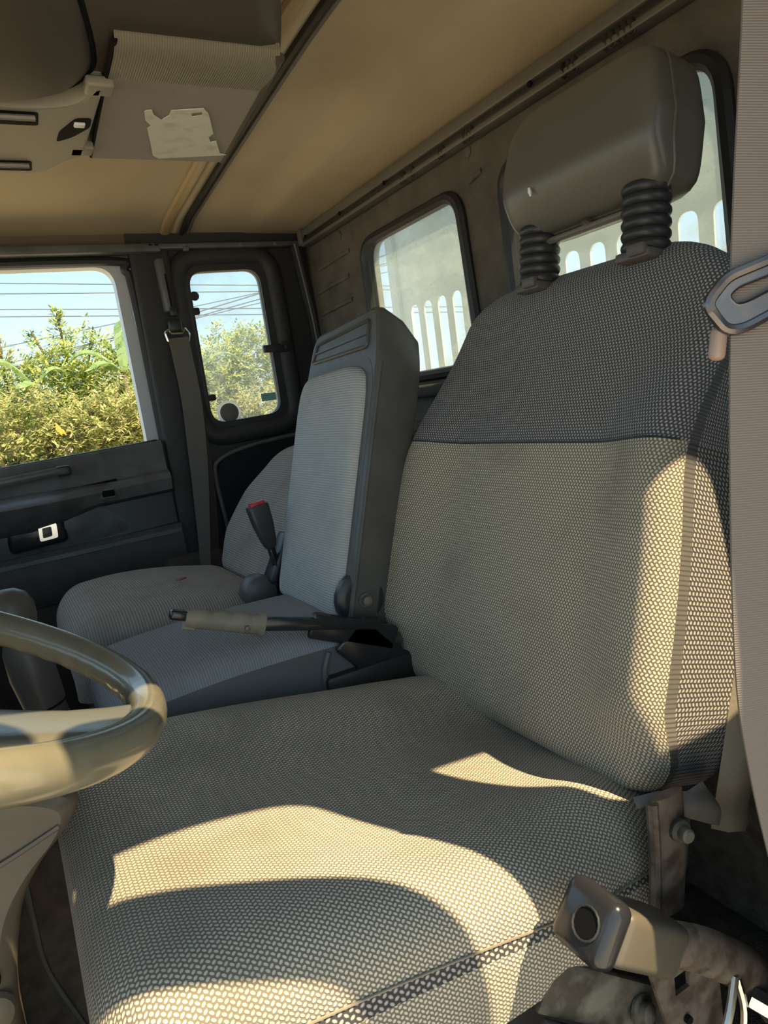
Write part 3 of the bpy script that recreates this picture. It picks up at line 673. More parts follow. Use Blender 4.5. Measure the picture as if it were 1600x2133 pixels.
sc = obj('threaded_bolt', join(tube([V(.528, .39, -.612), V(.536, .375, -.618)], .011, 6), tube([V(.536, .378, -.618), V(.549, .352, -.624)], .0065, 12)), 'chrome', ds)
for i in range(6):
    q = V(.536, .378, -.618).lerp(V(.549, .352, -.624), (i+.5)/6); obj('thread', lathe(q, (.013, -.026, -.006), [(.0065, -.001), (.0078, 0), (.0065, .001)], 12), 'chrome', sc)
obj('spring_clip', tube(catmull([V(.505, .388, -.575), V(.492, .386, -.605), V(.472, .384, -.640), V(.478, .382, -.665), V(.500, .384, -.652), V(.512, .386, -.615), V(.507, .388, -.578)], 5), .004, 8), 'chrome', ds)
rb = obj('slide_rail', join(bar(V(.34, .462, -.545), V(.485, .450, -.655), .050, .012, up=V(0, 1, 0), bev=.004), bar(V(.33, .45, -.575), V(.45, .44, -.675), .008, .02, up=V(0, 1, 0), bev=.003)), 'dirtymetal', ds)
obj('rail_bolt', lathe(V(.440, .446, -.620), (.2, -1, .2), [(.016, 0), (.016, .003), (.010, .004), (.010, .011), (.006, .013)], 10), 'dirtymetal', rb)
# headrest
HC = V(.742, .702, .266); hu = V(.20, 0, .98).normalized(); hn = V(-hu.z, 0, hu.x)
def hrp(a, b, c):      # a across, b up, c towards the front, each -1..1 on the surface of a cube
    p = 7.5; k = (abs(a)**p+abs(b)**p+abs(c)**p)**(1/p); a, b, c = a/k, b/k, c/k
    y = a*.136*(1-.14*clamp(b))*(1-.02*clamp(-b)); z = b*.083
    d = c*.052-.022*smooth(-b, .25, 1.)*clamp(c+.3)-.012*smooth(b, .4, 1.)*clamp(c)
    return HC+V(0, y, 0)+hu*z+hn*d
hg_ = []; NQ = 18; lin = [math.tan((-1+2*i/NQ)*math.pi/4) for i in range(NQ+1)]
for ax_ in range(3):
    for sg in (-1, 1):
        def face(u, v):
            q = [0, 0, 0]; q[ax_] = sg; q[(ax_+1) % 3] = u; q[(ax_+2) % 3] = v; return hrp(*q)
        hg_.append(grid([[face(u, v) for u in lin] for v in lin], flip=sg < 0))
def weld(g):
    seen, idx, vs = {}, [], []
    for p in g[0]:
        k = (round(p.x, 5), round(p.y, 5), round(p.z, 5))
        if k not in seen: seen[k] = len(vs); vs.append(p)
        idx.append(seen[k])
    return vs, [tuple(idx[i] for i in f) for f in g[1]], None
hd = obj('headrest', weld(join(*hg_)), 'headrest', ds, ang=80)
lp_ = []
for i in range(64):
    b = 2*math.pi*i/64; ca, sa = math.cos(b), math.sin(b); k = max(abs(ca), abs(sa)); lp_.append(hrp(ca/k, sa/k, .25))
mid = [p+(p-HC)*.004 for p in lp_]
obj('piping', tube(mid, .0022, 6, True), 'headrest', hd)
dd = V(*(sum(r[i]*q for i, q in enumerate((1103-800, 400-1066.5, 1478))) for r in (RX, RY, RZ))); pp = HC+hn*.0515
sp = dd*(pp.dot(hn)/dd.dot(hn))
obj('scuff', tube([sp+V(0, .001, .005), sp, sp+V(0, -.001, -.006)], [.0016, .0026, .0012], 6), 'whitering', hd)
obj('underside_plate', box(HC-hu*.086-hn*.012, (.05, .15, .010), Matrix.Rotation(-.2, 3, 'Y'), bev=.004), 'headrest', hd)
obj('underside_screw', lathe(HC-hu*.089+hn*.008+V(0, -.005, 0), -hu+hn*.6, [(.007, -.002), (.007, .003), (.004, .004)], 12), 'rust', hd)
for y in (.795, .608):
    b0 = V(.714, y, .122); b1 = V(.724, y, .200); ax = (b1-b0).normalized(); h = (b1-b0).length; prof = []
    for q in range(61):
        f = q/60; prof.append((.0245+.0042*abs(math.sin(math.pi*6*f))**.6, f*h))
    bl = obj('bellows', lathe(b0, ax, prof, 28), 'bellows', hd)
    obj('post', tube([b0-ax*.06, b1+ax*.01], .006, 10), 'chrome', bl)
    obj('guide', join(box(b0-ax*.004+V(-.006, 0, 0), (.040, .050, .012), Matrix.Rotation(.15, 3, 'Y'), bev=.004), box(b0+V(-.026, -.010, .003), (.010, .026, .014), bev=.003)), 'guide', bl)

# ---- middle seat: folding back with moulded shell
ms = thing('folding_seat', 'narrow middle seat with grey cloth pad in a moulded plastic shell back', 'seat', (.35, 1.13, FL))
MA, MB_ = V(.452, 0, -.352), V(.590, 0, .12); mu = (MB_-MA).normalized(); mn = V(-mu.z, 0, mu.x)
def MP(s, y, d): return MA+mu*s+mn*d+V(0, y, 0)
def fM(a, b, c): return MP(b, a, c)
# shell: lofted front outline -> back outline
fo = rpoly([(1.000, -.03), (1.292, -.03), (1.296, .37), (1.275, .492), (1.022, .512), (1.000, .44)], [.02, .02, .04, .03, .015, .03], 5)
bo = rpoly([(1.008, -.03), (1.285, -.03), (1.287, .36), (1.262, .462), (1.030, .480), (1.008, .42)], [.02, .02, .04, .03, .015, .03], 5)
mo = [((a[0]+b[0])/2, (a[1]+b[1])/2+.004) for a, b in zip(fo, bo)]
def inset(l, k):
    cx = sum(p[0] for p in l)/len(l); cy = sum(p[1] for p in l)/len(l); return [(cx+(p[0]-cx)*(1-k), cy+(p[1]-cy)*(1-k*.6)) for p in l]
sr = [[fM(p[0], p[1], d) for p in l] for l, d in ((inset(fo, .05), .018), (inset(fo, .012), .015), (fo, .004), (mo, -.035), (bo, -.062), (inset(bo, .03), -.07))]
shl = obj('shell', join(grid(sr, True), (sr[0], [tuple(range(len(fo)))], None), (sr[-1], [tuple(range(len(fo)))], None)), 'shell', ms, ang=35)
pit = rpoly([(1.008, -.01), (1.29, -.01), (1.292, .37), (1.27, .425), (1.03, .432), (1.008, .395)], .03, 5)
obj('pad_recess', plate(pit, [], .0185, .012, fM), 'midvinyl', shl)
pdl = rpoly([(1.026, -.005), (1.288, -.005), (1.290, .37), (1.270, .412), (1.048, .418), (1.026, .38)], [.02, .02, .05, .05, .05, .05], 6)
pr = [[fM(p[0], p[1], d) for p in l] for l, d in ((pdl, .012), (pdl, .022), (inset(pdl, .03), .029), (inset(pdl, .09), .033), (inset(pdl, .3), .036), (inset(pdl, .6), .037), (inset(pdl, .97), .0375))]
puv = [[(p[0], p[1]) for p in l] for l in (pdl, pdl, inset(pdl, .03), inset(pdl, .09), inset(pdl, .3), inset(pdl, .6), inset(pdl, .97))]
obj('pad', join(grid(pr, True, uvs=puv), (pr[-1], [tuple(range(len(pdl)))], puv[-1])), 'midcloth', ms, ang=60)
for l in (rpoly([(1.04, .446), (1.265, .440), (1.25, .474), (1.045, .490)], .008, 3),):
    obj('embossed_rib', ring(l, fM, .019, .0035, 6), 'shell', shl)
obj('embossed_rib', tube([fM(1.042, .468, .018), fM(1.258, .457, .018)], .003, 6), 'shell', shl)
obj('shell_edge', tube(catmull([fM(1.003, -.02, .010), fM(1.003, .2, .010), fM(1.003, .42, .010)], 4), .004, 6), 'shell', shl)
hg = obj('back_hinge', lathe(V(.470, 1.022, -.318), (0, -1, 0), [(.045, 0), (.045, .012), (.036, .018), (.03, .018)], 22), 'blackplastic', ms)
obj('hinge_bolt', lathe(V(.470, 1.004, -.318), (0, -1, 0), [(.012, 0), (.012, .006), (.008, .007), (.008, .016), (.005, .018)], 12), 'dirtymetal', hg)
rows, uvs, NV = cushion(.062, .47, 1.128, .150, lambda x: interps([(0, -.372), (.1, -.352), (.25, -.342), (.47, -.345)], x), -.475, .026, .045, lambda x, v: .006*(1-v*v))
obj('cushion_top', sub(rows, uvs, 0, len(rows)-1, 6, 6+NV-1), 'midseat', ms, ang=80)
for j0, j1 in ((0, 6), (6+NV-1, len(rows[0])-1)): obj('cushion_side', sub(rows, uvs, 0, len(rows)-1, j0, j1), 'midvinyl', ms, ang=80)
fr = rows[0]; obj('cushion_front', grid([fr, [V(p.x+.004, p.y, -.475) for p in fr]]), 'midseat', ms, ang=80)
obj('cushion_pleat', tube(catmull([V(.385, .976, -.375), V(.372, .974, -.41), V(.380, .976, -.47)], 5), .006, 8), 'midvinyl', ms)

# ---- passenger seat
ps = thing('bucket_seat', 'far grey corded cloth passenger seat with rounded back', 'seat', (.3, 1.53, FL))
hwp = [(0, .17), (.015, .205), (.04, .220), (.10, .222), (.16, .205), (.22, .175), (.28, .135), (.33, .085), (.36, .04)]
ss, rows, uvs, NF, NS, pu_, pn_ = seatback(ps, (.425, 0, -.375), (.63, 0, -.03), 1.535, lambda s: interps(hwp, s), lambda s: .015*smooth(s, .02, .12)*(1-smooth(s, .2, .3)), .10, .36, .25, None, rad=.05)
obj('backrest', join(grid(rows, True, uvs=uvs), (rows[-1], [tuple(range(len(rows[-1])))], uvs[-1]), (rows[0], [tuple(range(len(rows[0])))], uvs[0])), 'passcloth', ps, ang=80)
rows, uvs, NV = cushion(.045, .45, 1.535, .238, lambda x: interps([(0, -.335), (.1, -.322), (.25, -.325), (.45, -.358)], x), -.47, .050, .07, lambda x, v: .004*(1-v*v), hwf=lambda x: .02*smooth(x, .3, .45)+.03*(1-smooth(x, .05, .20)))
obj('cushion', join(grid(rows, uvs=uvs), grid([rows[0], [V(p.x+.004, p.y, -.47) for p in rows[0]]])), 'passcloth', ps, ang=80)
obj('seat_base', box((.25, 1.53, -.68), (.36, .40, .42), bev=.02), 'darkmetal', ps)
obj('recliner_cover', lathe(V(.398, 1.315, -.345), (0, -1, .1), [(.036, -.03), (.036, 0), (.031, .010), (.018, .015), (.004, .016)], 22), 'shell', ps)
obj('back_shroud', bar(V(.42, 1.318, -.33), V(.47, 1.318, -.24), .018, .05, up=V(0, 1, 0), bev=.008), 'blackplastic', ps)

db_ = obj('paper_scrap', box((.285, 1.475, -.3155), (.020, .012, .004), Matrix.Rotation(.5, 3, 'Z'), bev=.0015), mat('scrapred', (.30, .10, .08), .7)); tag(db_, 'tiny reddish scrap lying on the far passenger seat cushion', 'scrap')
# ================================================================== ENGINE COVER, HANDBRAKE, GEAR LEVER
ec = thing('engine_cover', 'carpeted engine tunnel between the seats with pale panel by gear lever', 'engine cover', (.1, 1.13, FL))
obj('tunnel', box((.08, 1.135, -.69), (1.56, .36, .40), bev=.05, seg=4), 'carpet', ec)
obj('carpet_seam', tube(catmull([V(-.07, .953, -.505), V(-.072, .952, -.59), V(-.070, .952, -.66), V(-.045, .952, -.755), V(-.02, .952, -.86)], 6), .004, 6), 'railmetal', ec)
obj('pale_panel', box((.03, 1.17, -.482), (.22, .20, .03), bev=.012, seg=3), 'enginecover', ec)
obj('panel_edge', tube(catmull([V(.14, 1.06, -.468), V(.14, 1.26, -.466), V(.12, 1.285, -.466), V(-.05, 1.285, -.466)], 5), .006, 8), 'rubber', ec)
h = thing('handbrake', 'handbrake lever with beige plastic grip pointing forward between the seats', 'handbrake', (.45, .97, -.5))
g0, g1 = V(.182, .97, -.262), V(.290, .97, -.302); gd = (g1-g0).normalized(); gu = V(-gd.z, 0, gd.x)*-1
if gu.z < 0: gu = -gu
gp = []; ra = []; rb_ = []
for i in range(41):
    f = i/40; wv = .0014*math.sin(f*math.pi*8) if .1 < f < .9 else 0
    c = g0.lerp(g1, f)-gu*(wv*.6); gp.append(c); rr = .0115+.003*(f > .93)*1+.002*f-wv*.6
    if f < .06: rr *= .80+.2*f/.06
    ra.append(.0098+.0015*f); rb_.append(rr+.002)
gr = obj('grip', tube(gp, ra, 18, r2=rb_, up=gu), 'gripplastic', h, ang=60)
obj('grip_nib', tube([g0-gu*.004+gd*.004, g0-gu*.013+gd*.001, g0-gu*.014+gd*.016], [.007, .005, .003], 10), 'gripplastic', gr)
obj('grip_dimple', lathe(V(.262, .957, -.297), (0, -1, 0), [(.004, 0), (.004, .003), (.001, .004)], 10), 'railmetal', gr)
obj('release_button', box(g0-gd*.008+gu*.003, (.026, .015, .014), Matrix((gd, V(0, 1, 0), gu)).transposed(), bev=.004, seg=3), 'blackgloss', h)
obj('lever', join(bar(g1-gd*.01, V(.475, .97, -.352), .014, .020, bev=.004), bar(V(.36, .97, -.322), V(.50, .97, -.385), .012, .042, bev=.006), bar(V(.42, .97, -.35), V(.52, .97, -.47), .012, .07, bev=.006)), 'blackgloss', h)
obj('base_bracket', box((.46, .975, -.46), (.18, .03, .10), bev=.008), 'darkmetal', h)
gl_ = thing('gear_lever', 'brown gear lever stalk with rounded knob beside the steering wheel', 'gear lever', (-.005, 1.2, -.47))
gax = (V(-.030, 1.2, -.245)-V(0.002, 1.2, -.47)).normalized()
obj('shaft', lathe(V(.002, 1.2, -.465), gax, [(.030, 0), (.0285, .06), (.0285, .065), (.031, .066), (.034, .12), (.030, .16), (.018, .19)], 22), 'gearplastic', gl_)
obj('collar_ring', lathe(V(.002, 1.2, -.465)+gax*.063, gax, [(.0295, -.001), (.0295, .002)], 22), 'black', gl_)
obj('knob', lathe(V(-.022, 1.2, -.275), gax, [(.016, -.02), (.026, -.005), (.034, .015), (.036, .035), (.030, .052), (.018, .062), (.002, .066)], 22), 'gearplastic', gl_)
obj('boot', lathe(V(.004, 1.2, -.485), gax, [(.085, -.01), (.075, .01), (.05, .02), (.034, .03)], 24), 'gearplastic', gl_)

# ================================================================== STEERING WHEEL
al = .445; C = V(-.115, .580, -.126); R0 = .200
e1 = V(math.cos(al), 0, -math.sin(al)); e2 = V(0, 1, 0); e3 = V(math.sin(al), 0, math.cos(al))
def WP(r, ph, h=0): return C+e1*(r*math.cos(ph))+e2*(r*math.sin(ph))+e3*h
sw = thing('steering_wheel', 'olive brown steering wheel with thick glossy rim, half lit by sun', 'steering wheel', C-e3*.1)
NP = 144; rows = []; us = []
for i in range(NP+1):
    ph = 2*math.pi*i/NP; ctr = WP(R0, ph); rad = e1*math.cos(ph)+e2*math.sin(ph); row = []; uu = []
    for j in range(20):
        b = 2*math.pi*j/20; r = .0140
        inner = max(0, -math.cos(b))*max(0, -math.sin(b)+.3)
        if inner > 0: r -= .0018*inner*(.5+.5*math.sin(ph*46))
        row.append(ctr+rad*(r*math.cos(b))+e3*(r*1.12*math.sin(b))); uu.append((b*.015, ph*R0))
    rows.append(row); us.append(uu)
obj('rim', grid(rows, True, us), 'wheel', sw, ang=80)
hub = obj('hub', join(lathe(C-e3*.085, e3, [(.045, 0), (.06, .02), (.072, .045), (.070, .062), (.055, .070), (.004, .074)], 36)), 'wheelspoke', sw)
obj('horn_pad', lathe(C-e3*.016, e3, [(.050, 0), (.048, .006), (.040, .010), (.004, .012)], 36), 'wheel', hub)
for ph in (-.36, math.pi/2+.75, -math.pi/2-1.15):
    pr_ = []; wid = [.090, .086, .080, .072, .074, .086, .104]; rr = [.040, .072, .108, .140, .167, .185, .195]; hh = [-.034, -.030, -.022, -.014, -.006, -.001, 0]; tk = [.014, .013, .011, .010, .010, .011, .012]
    for r, wd, hz, th in zip(rr, wid, hh, tk):
        cc = WP(r, ph, hz); sd = e2*math.cos(ph)-e1*math.sin(ph); ln = []
        for j in range(16):
            b = 2*math.pi*j/16; cx = math.copysign(abs(math.cos(b))**.6, math.cos(b)); sx_ = math.copysign(abs(math.sin(b))**.6, math.sin(b))
            ln.append(cc+sd*(wd*.5*cx)+e3*(th*.5*sx_))
        pr_.append(ln)
    g = grid(pr_, True); obj('spoke', g, 'wheelspoke', sw, ang=60)
col = thing('steering_column', 'beige brown plastic shroud under the steering wheel', 'column', (-.2, .64, -.6))
obj('column_tube', tube([C-e3*.07, C-e3*.30, C-e3*.75], [.05, .06, .065], 20), 'columnplastic', col)
prf = [(-.34, -.29), (-.03, -.318), (.010, -.340), (-.003, -.366), (-.034, -.389), (-.060, -.423), (-.076, -.481), (-.086, -.54), (-.094, -.68), (-.10, -.86), (-.38, -.86)]
prf = rpoly(prf, .02, 4)
rws = [[V(p[0]-dx, y, p[1]+dz) for p in prf] for y, dx, dz in ((.712, .018, -.004), (.719, .006, 0), (.73, 0, 0), (.77, -.002, 0), (.82, 0, 0), (.835, .006, 0), (.842, .018, -.004))]
obj('knee_panel', join(grid(rws, True), (rws[0], [tuple(range(len(prf)))], None), (rws[-1], [tuple(range(len(prf)))], None)), 'columnplastic', col, ang=35)
obj('panel_crease', tube(catmull([V(-.24, .711, -.395), V(-.10, .711, -.380), V(-.016, .712, -.358)], 5), .003, 6), 'columnplastic', col)
obj('panel_bolt', lathe(V(-.098, .711, -.478), (0, -1, 0), [(.009, 0), (.009, .004), (.006, .004), (.006, .007), (.002, .007)], 14), 'black', col)
obj('panel_boss', lathe(V(-.102, .711, -.510), (0, -1, 0), [(.020, 0), (.018, .006), (.010, .010), (.002, .011)], 18), 'columnplastic', col)

# ================================================================== SEAT BELTS
def strap(pts, width, normal, thick=.0012, n=8):
    """flat webbing along pts; normal: facing direction"""
    P = catmull(pts, n); nn = Vector(normal).normalized(); rows = []; us = []; vv = 0
    for i, p in enumerate(P):
        t_ = (P[min(i+1, len(P)-1)]-P[max(i-1, 0)]).normalized(); a = t_.cross(nn).normalized(); b = a.cross(t_).normalized()
        if i: vv += (p-P[i-1]).length
        wd = width if not callable(width) else width(i/(len(P)-1))
        ln = [p+a*(wd*(k/4-.5))+b*thick for k in range(5)]+[p+a*(wd*(.5-k/4))-b*thick for k in range(5)]
        rows.append(ln); us.append([(wd*k/4, vv) for k in range(5)]+[(wd*(1-k/4), vv) for k in range(5)])
    return grid(rows, True, us)
db = thing('seat_belt', 'brown webbing driver seat belt with metal tongue at the right edge', 'seat belt', (.45, .30, -.5))
sh = V(.87, -.49, 0)*.0235
bp = [V(.478, .31, .30), V(.469, .31, .215), V(.450, .31, .099), V(.441, .31, .032), V(.430, .31, -.088), V(.424, .31, -.225), V(.433, .31, -.303), V(.450, .31, -.381), V(.47, .31, -.46), V(.49, .30, -.56)]
obj('webbing', strap([p+sh for p in bp], .047, (-.49, -.87, 0)), 'belttan', db)
bx_, by_ = V(.87, -.49, .0), V(0, 0, 1)
tc0 = V(.441, .31, .030)+sh-V(.49, .87, 0)*(-.0)
def fT(a, b, c): return tc0+bx_*a+V(0, 0, 1)*(b+.20*a)+V(-.49, -.87, 0)*c
tp = rpoly([(-.042, .008), (-.028, .020), (.040, .024), (.046, .004), (.030, -.006), (.012, -.006), (.002, -.011), (-.020, -.015), (-.031, -.012)], .006, 4)
th_ = rpoly([(-.029, .009), (-.022, .013), (.034, .015), (.032, .007), (-.016, -.001), (-.024, .000)], .004, 4)
tg = obj('tongue', join(plate(tp, [th_], .002, .008, fT), ring(tp, fT, .006, .0040, 8), ring(th_, fT, .006, .0022, 6)), mat('tonguemetal', (.16, .148, .15), .32, .9, spot=(40, (.22, .18, .16), .45, .65)), db)
obj('stopper', box(fT(-.034, -.020, .001), (.010, .010, .022), Matrix.Rotation(.25, 3, 'Y'), bev=.004, seg=3), mat('stoppertan', (.36, .24, .18), .5), db)
pb = thing('seat_belt', 'grey webbing seat belt hanging beside the far door pillar', 'seat belt', (.45, 1.94, -.4))
obj('slide_bracket', join(bar(V(.472, 1.952, .29), V(.468, 1.952, .425), .020, .034, up=V(0, 1, 0), bev=.005)), 'doortrim', pb)
obj('bracket_slot', bar(V(.478, 1.940, .30), V(.476, 1.940, .385), .004, .016, up=V(0, 1, 0), bev=.002), 'black', pb)
obj('slide_button', box((.480, 1.940, .288), (.018, .018, .022), bev=.004), 'blackplastic', pb)
obj('anchor_cover', box((.478, 1.938, .252), (.036, .022, .034), bev=.008, seg=3), 'blackplastic', pb)
dr = rpoly([(.448, .236), (.452, .212), (.505, .206), (.512, .228), (.500, .246), (.494, .230), (.462, .232), (.458, .244)], .005, 3)
obj('guide_ring', join(ring(dr, fXZ, 1.928, .0032, 8)), 'chrome', pb)
obj('webbing', strap([V(.478, 1.925, .220), V(.480, 1.922, .17), V(.482, 1.918, .05), V(.470, 1.915, -.12), V(.452, 1.91, -.28), V(.435, 1.90, -.40)], lambda f: .052-.024*smooth(f, .45, 1), (0, -1, 0)), 'beltgrey', pb)
obj('return_webbing', strap([V(.492, 1.935, .10), V(.490, 1.935, -.12), V(.478, 1.935, -.28), V(.462, 1.935, -.40)], .045, (.2, -1, 0)), mat('beltdark', (.06, .052, .046), .8), pb)
bk = thing('belt_buckle', 'black seat belt buckle with red release button on a stalk', 'buckle', (.43, 1.30, -.33))
bd = (V(.415, 1.30, -.172)-V(.428, 1.30, -.255)).normalized(); bz = V(0, 1, 0)
brow = []
for f, wx, wy in ((0, .010, .008), (.15, .014, .010), (.55, .019, .0125), (.95, .0205, .0135), (1, .019, .012)):
    c = V(.428, 1.30, -.258).lerp(V(.414, 1.30, -.172), f); ax_ = V(0, 1, 0).cross(bd).normalized()
    brow.append([c+ax_*p[0]*wx+V(0, 1, 0)*p[1]*wy for p in rpoly([(-1, -1), (1, -1), (1, 1), (-1, 1)], .35, 3)])
obj('body', join(grid(brow, True), (brow[0], [tuple(range(len(brow[0])))], None), (brow[-1], [tuple(range(len(brow[0])))], None)), 'blackplastic', bk, ang=35)
obj('release_button', box(V(.4137, 1.297, -.170), (.030, .015, .008), Matrix.Rotation(-.16, 3, 'Y'), bev=.002), 'red', bk)
obj('stalk', join(tube(catmull([V(.428, 1.30, -.255), V(.434, 1.305, -.29), V(.440, 1.31, -.34), V(.43, 1.31, -.40)], 5), .008, 8), bar(V(.425, 1.302, -.26), V(.44, 1.306, -.33), .004, .02, up=V(0, 1, 0))), 'blackgloss', bk)
obj('spring', tube([V(.447+.005*math.cos(k*1.1), 1.30+.005*math.sin(k*1.1), -.275-.0022*k) for k in range(26)], .0012, 5), 'chrome', bk)

# ================================================================== OUTSIDE
# slotted headboard of the load bed behind the cab
XB = 1.30
slots = []
yk = 2.058
while yk > .55:
    slots.append(rpoly([(yk-.0235, -.60), (yk+.0235, -.60), (yk+.0235, .278), (yk-.0235, .278)], [.02, .02, .024, .024], 5)); yk -= .0815
hbd = thing('load_bed_headboard', 'pale grey green load bed headboard with vertical slots behind the cab', 'headboard', (XB, 1.1, -1.2))
obj('panel', plate(rect(-.10, 2.13, -1.2, .95), slots, XB, XB+.005, fYZ), 'headboard', hbd, sm=False)
obj('edge_post', box((XB+.015, 2.155, -.1), (.06, .05, 2.2), bev=.008), 'headboard', hbd)
obj('top_rail', box((XB+.015, 1.0, .96), (.06, 2.3, .05), bev=.008), 'headboard', hbd)
lb_ = thing('load_bed', 'white load bed floor and side boards behind the headboard', 'load bed', (3.0, 1.1, -1.2))
obj('bed_floor', box((3.1, 1.1, -.80), (3.4, 2.2, .06), bev=.005), 'boxwhite', lb_)
obj('tail_board', box((2.6, 1.1, -.20), (.04, 2.2, 1.15), bev=.005), 'boxwhite', lb_)

def leaf(vs, fs, p, d, up, l, wd, fold=.25):
    d = d.normalized(); s = d.cross(up)
    if s.length < 1e-3: s = d.orthogonal()
    s.normalize(); k = s.cross(d); o = len(vs)
    vs += [p, p+d*l*.45+s*wd-k*wd*fold, p+d*l, p+d*l*.45-s*wd-k*wd*fold]; fs += [(o, o+1, o+2), (o, o+2, o+3)]
def rnd(a=-1, b=1): return random.uniform(a, b)
def bush(label, at, rx, ry, h, n, m, size, name='bush', group='scrub bushes on the bank', stems=5):
    t = thing(name, label, 'bush', at); at = Vector(at); vs, fs = [], []
    lobes = [(V(rnd(-.55, .55)*rx, rnd(-.5, .5)*ry, rnd(.25, .78)*h), rnd(.38, .6)) for _ in range(16)]
    for _ in range(n//3):
        c, r = random.choice(lobes); q = V(rnd(), rnd(), rnd())
        if q.length > 1 or q.length < .1: continue
        q = q.normalized()*q.length**.4
        p = at+c+V(q.x*rx*r, q.y*ry*r, q.z*h*r*.75)
        if p.z < at.z+.02: p.z = at.z+abs(rnd(0, .1))
        ax = (q+V(rnd(), rnd(), rnd()+.35)*.8).normalized()
        for k in range(4):      # one pinnate twig
            c0 = p+ax*(k*size*.42); s = ax.cross(V(rnd(), rnd(), 1)).normalized()
            for sg in (-1, 1):
                leaf(vs, fs, c0, (ax*.5+s*sg+V(0, 0, rnd(-.3, .1))), V(rnd(-.4, .4), rnd(-.6, .1), 1), size*rnd(.6, 1.2), size*rnd(.14, .24))
    obj('foliage', (vs, fs, None), m, t, sm=False)
    for _ in range(stems):
        a = at+V(rnd(-.2, .2)*rx, rnd(-.2, .2)*ry, -.05); c, r = random.choice(lobes)
        obj('stem', tube(catmull([a, a.lerp(at+c, .5)+V(rnd(-.05, .05), 0, 0), at+c], 3), [.018]*3+[.012]*3+[.006], 5), 'bark', t)
    return t
GZ = -.25
bush('tall olive bush on the bank at the left edge of the door window', (.15, 7.2, GZ), .55, .5, .95, 5200, 'leaf', .060)
bush('yellow green feathery bush in the middle of the door window', (.80, 7.0, GZ), .55, .5, 1.10, 6200, 'leaf', .060)
bush('tall pale bush beside the right frame of the door window', (1.35, 7.3, GZ), .50, .5, .98, 5200, 'leaf', .060)
bush('brownish dry scrub low at left under the door window', (.20, 6.3, GZ), .55, .35, .60, 3600, 'leafdry', .050)
bush('brownish dry scrub low in the middle of the door window', (.72, 6.2, GZ), .50, .35, .52, 3600, 'leafdry', .050)
bush('brownish dry scrub low at right in the door window', (1.15, 6.35, GZ), .45, .35, .64, 3200, 'leafdry', .050)
bush('dark bush behind the yellow green bushes', (.55, 8.6, GZ), .95, .5, 1.00, 4200, 'leafdark', .07)
bush('round bush seen at the left of the hazy quarter window', (1.95, 7.2, GZ), .50, .5, .85, 4600, 'leaf', .060)
bush('tall bush seen at the right of the hazy quarter window', (2.50, 7.4, GZ), .55, .5, 1.10, 5200, 'leaf', .060)
bush('low scrub at the foot of the hazy quarter window', (2.25, 6.5, GZ), .60, .35, .45, 3000, 'leafdry', .050)
bush('dark bush behind the hazy quarter window shrubs', (2.2, 8.8, GZ), 1.0, .5, .98, 3600, 'leafdark', .07)
bush('distant bush glimpsed beyond the pillar side of the hazy window', (3.3, 7.6, GZ), .60, .5, .95, 2600, 'leaf', .07)
# feathery shoots rising above the bushes
def shoot(label, at, h, n, lean, m='leaf'):
    t = thing('shoot', label, 'plant', at); at = Vector(at); vs, fs = [], []; tip = at+V(lean, 0, h)
    obj('stem', tube(catmull([at, at.lerp(tip, .5)+V(-lean*.2, 0, 0), tip], 4), [.012]*8+[.004], 5), 'bark', t)
    for i in range(n):
        f = .25+.75*i/n; p = at.lerp(tip, f); a = rnd(0, 6.28); d = V(math.cos(a), math.sin(a), .5)*lerp(1, .25, f**3)
        for k in range(5):
            leaf(vs, fs, p+d*.03*k, d+V(rnd(-.6, .6), rnd(-.6, .6), rnd(-.5, .3)), V(0, 0, 1), .055, .011)
    obj('foliage', (vs, fs, None), m, t, sm=False)
shoot('tallest feathery shoot rising into the sky in the door window', (.72, 7.0, .35), .78, 90, .0)
shoot('thin dark leafy shoot left of the tallest feathery shoot', (.62, 7.3, .45), .56, 26, -.12, 'leafdark')
shoot('thin leafy shoot right of the tallest feathery shoot', (.90, 7.2, .45), .52, 26, .12, 'leafdark')
shoot('brown tipped shoot at the left edge of the door window', (.20, 7.0, .35), .60, 60, .02, 'leafdry')
# banana plants
def banana(label, at, leaves):
    t = thing('banana_plant', label, 'banana plant', at); at = Vector(at)
    obj('trunk', tube([at+V(0, .06, -.65), at+V(0, .03, -.2), at+V(0, 0, .02)], [.035, .028, .018], 10), 'bark', t)
    for ax, ay, ln, rise, wd in leaves:
        dirh = V(ax, ay, 0).normalized(); side = V(-dirh.y, dirh.x, 0); vs, fs = [], []; N = 22; prev = None
        for i in range(N+1):
            f = i/N; c = at+dirh*(ln*f)+V(0, 0, rise*math.sin(min(1, f*1.15)*math.pi*.72)-.18*ln*f*f*f)
            ww = wd*math.sin(math.pi*min(1, .06+f*.95))**.7
            cur = (c+side*ww-V(0, 0, ww*.45), c, c-side*ww-V(0, 0, ww*.45))
            if prev and i % 3 != 2:
                for a_ in (0, 1):
                    o = len(vs); vs += [prev[a_], prev[a_+1], cur[a_+1].lerp(prev[a_+1], .1), cur[a_].lerp(prev[a_], .1)]; fs.append((o, o+1, o+2, o+3))
            elif prev:
                for a_ in (0, 1):
                    o = len(vs); vs += [prev[a_].lerp(prev[a_+1], .0), prev[a_+1], cur[a_+1], cur[a_]]; fs.append((o, o+1, o+2, o+3))
            prev = cur
        obj('frond', (vs, fs, None), 'banana', t, sm=False)
banana('banana plant with arched fronds right of centre in the door window', (1.12, 6.62, .50), [(.9, -.1, .55, .22, .075), (-.8, .1, .50, .24, .075), (.2, .3, .35, .50, .08), (-.35, -.2, .40, .12, .07)])
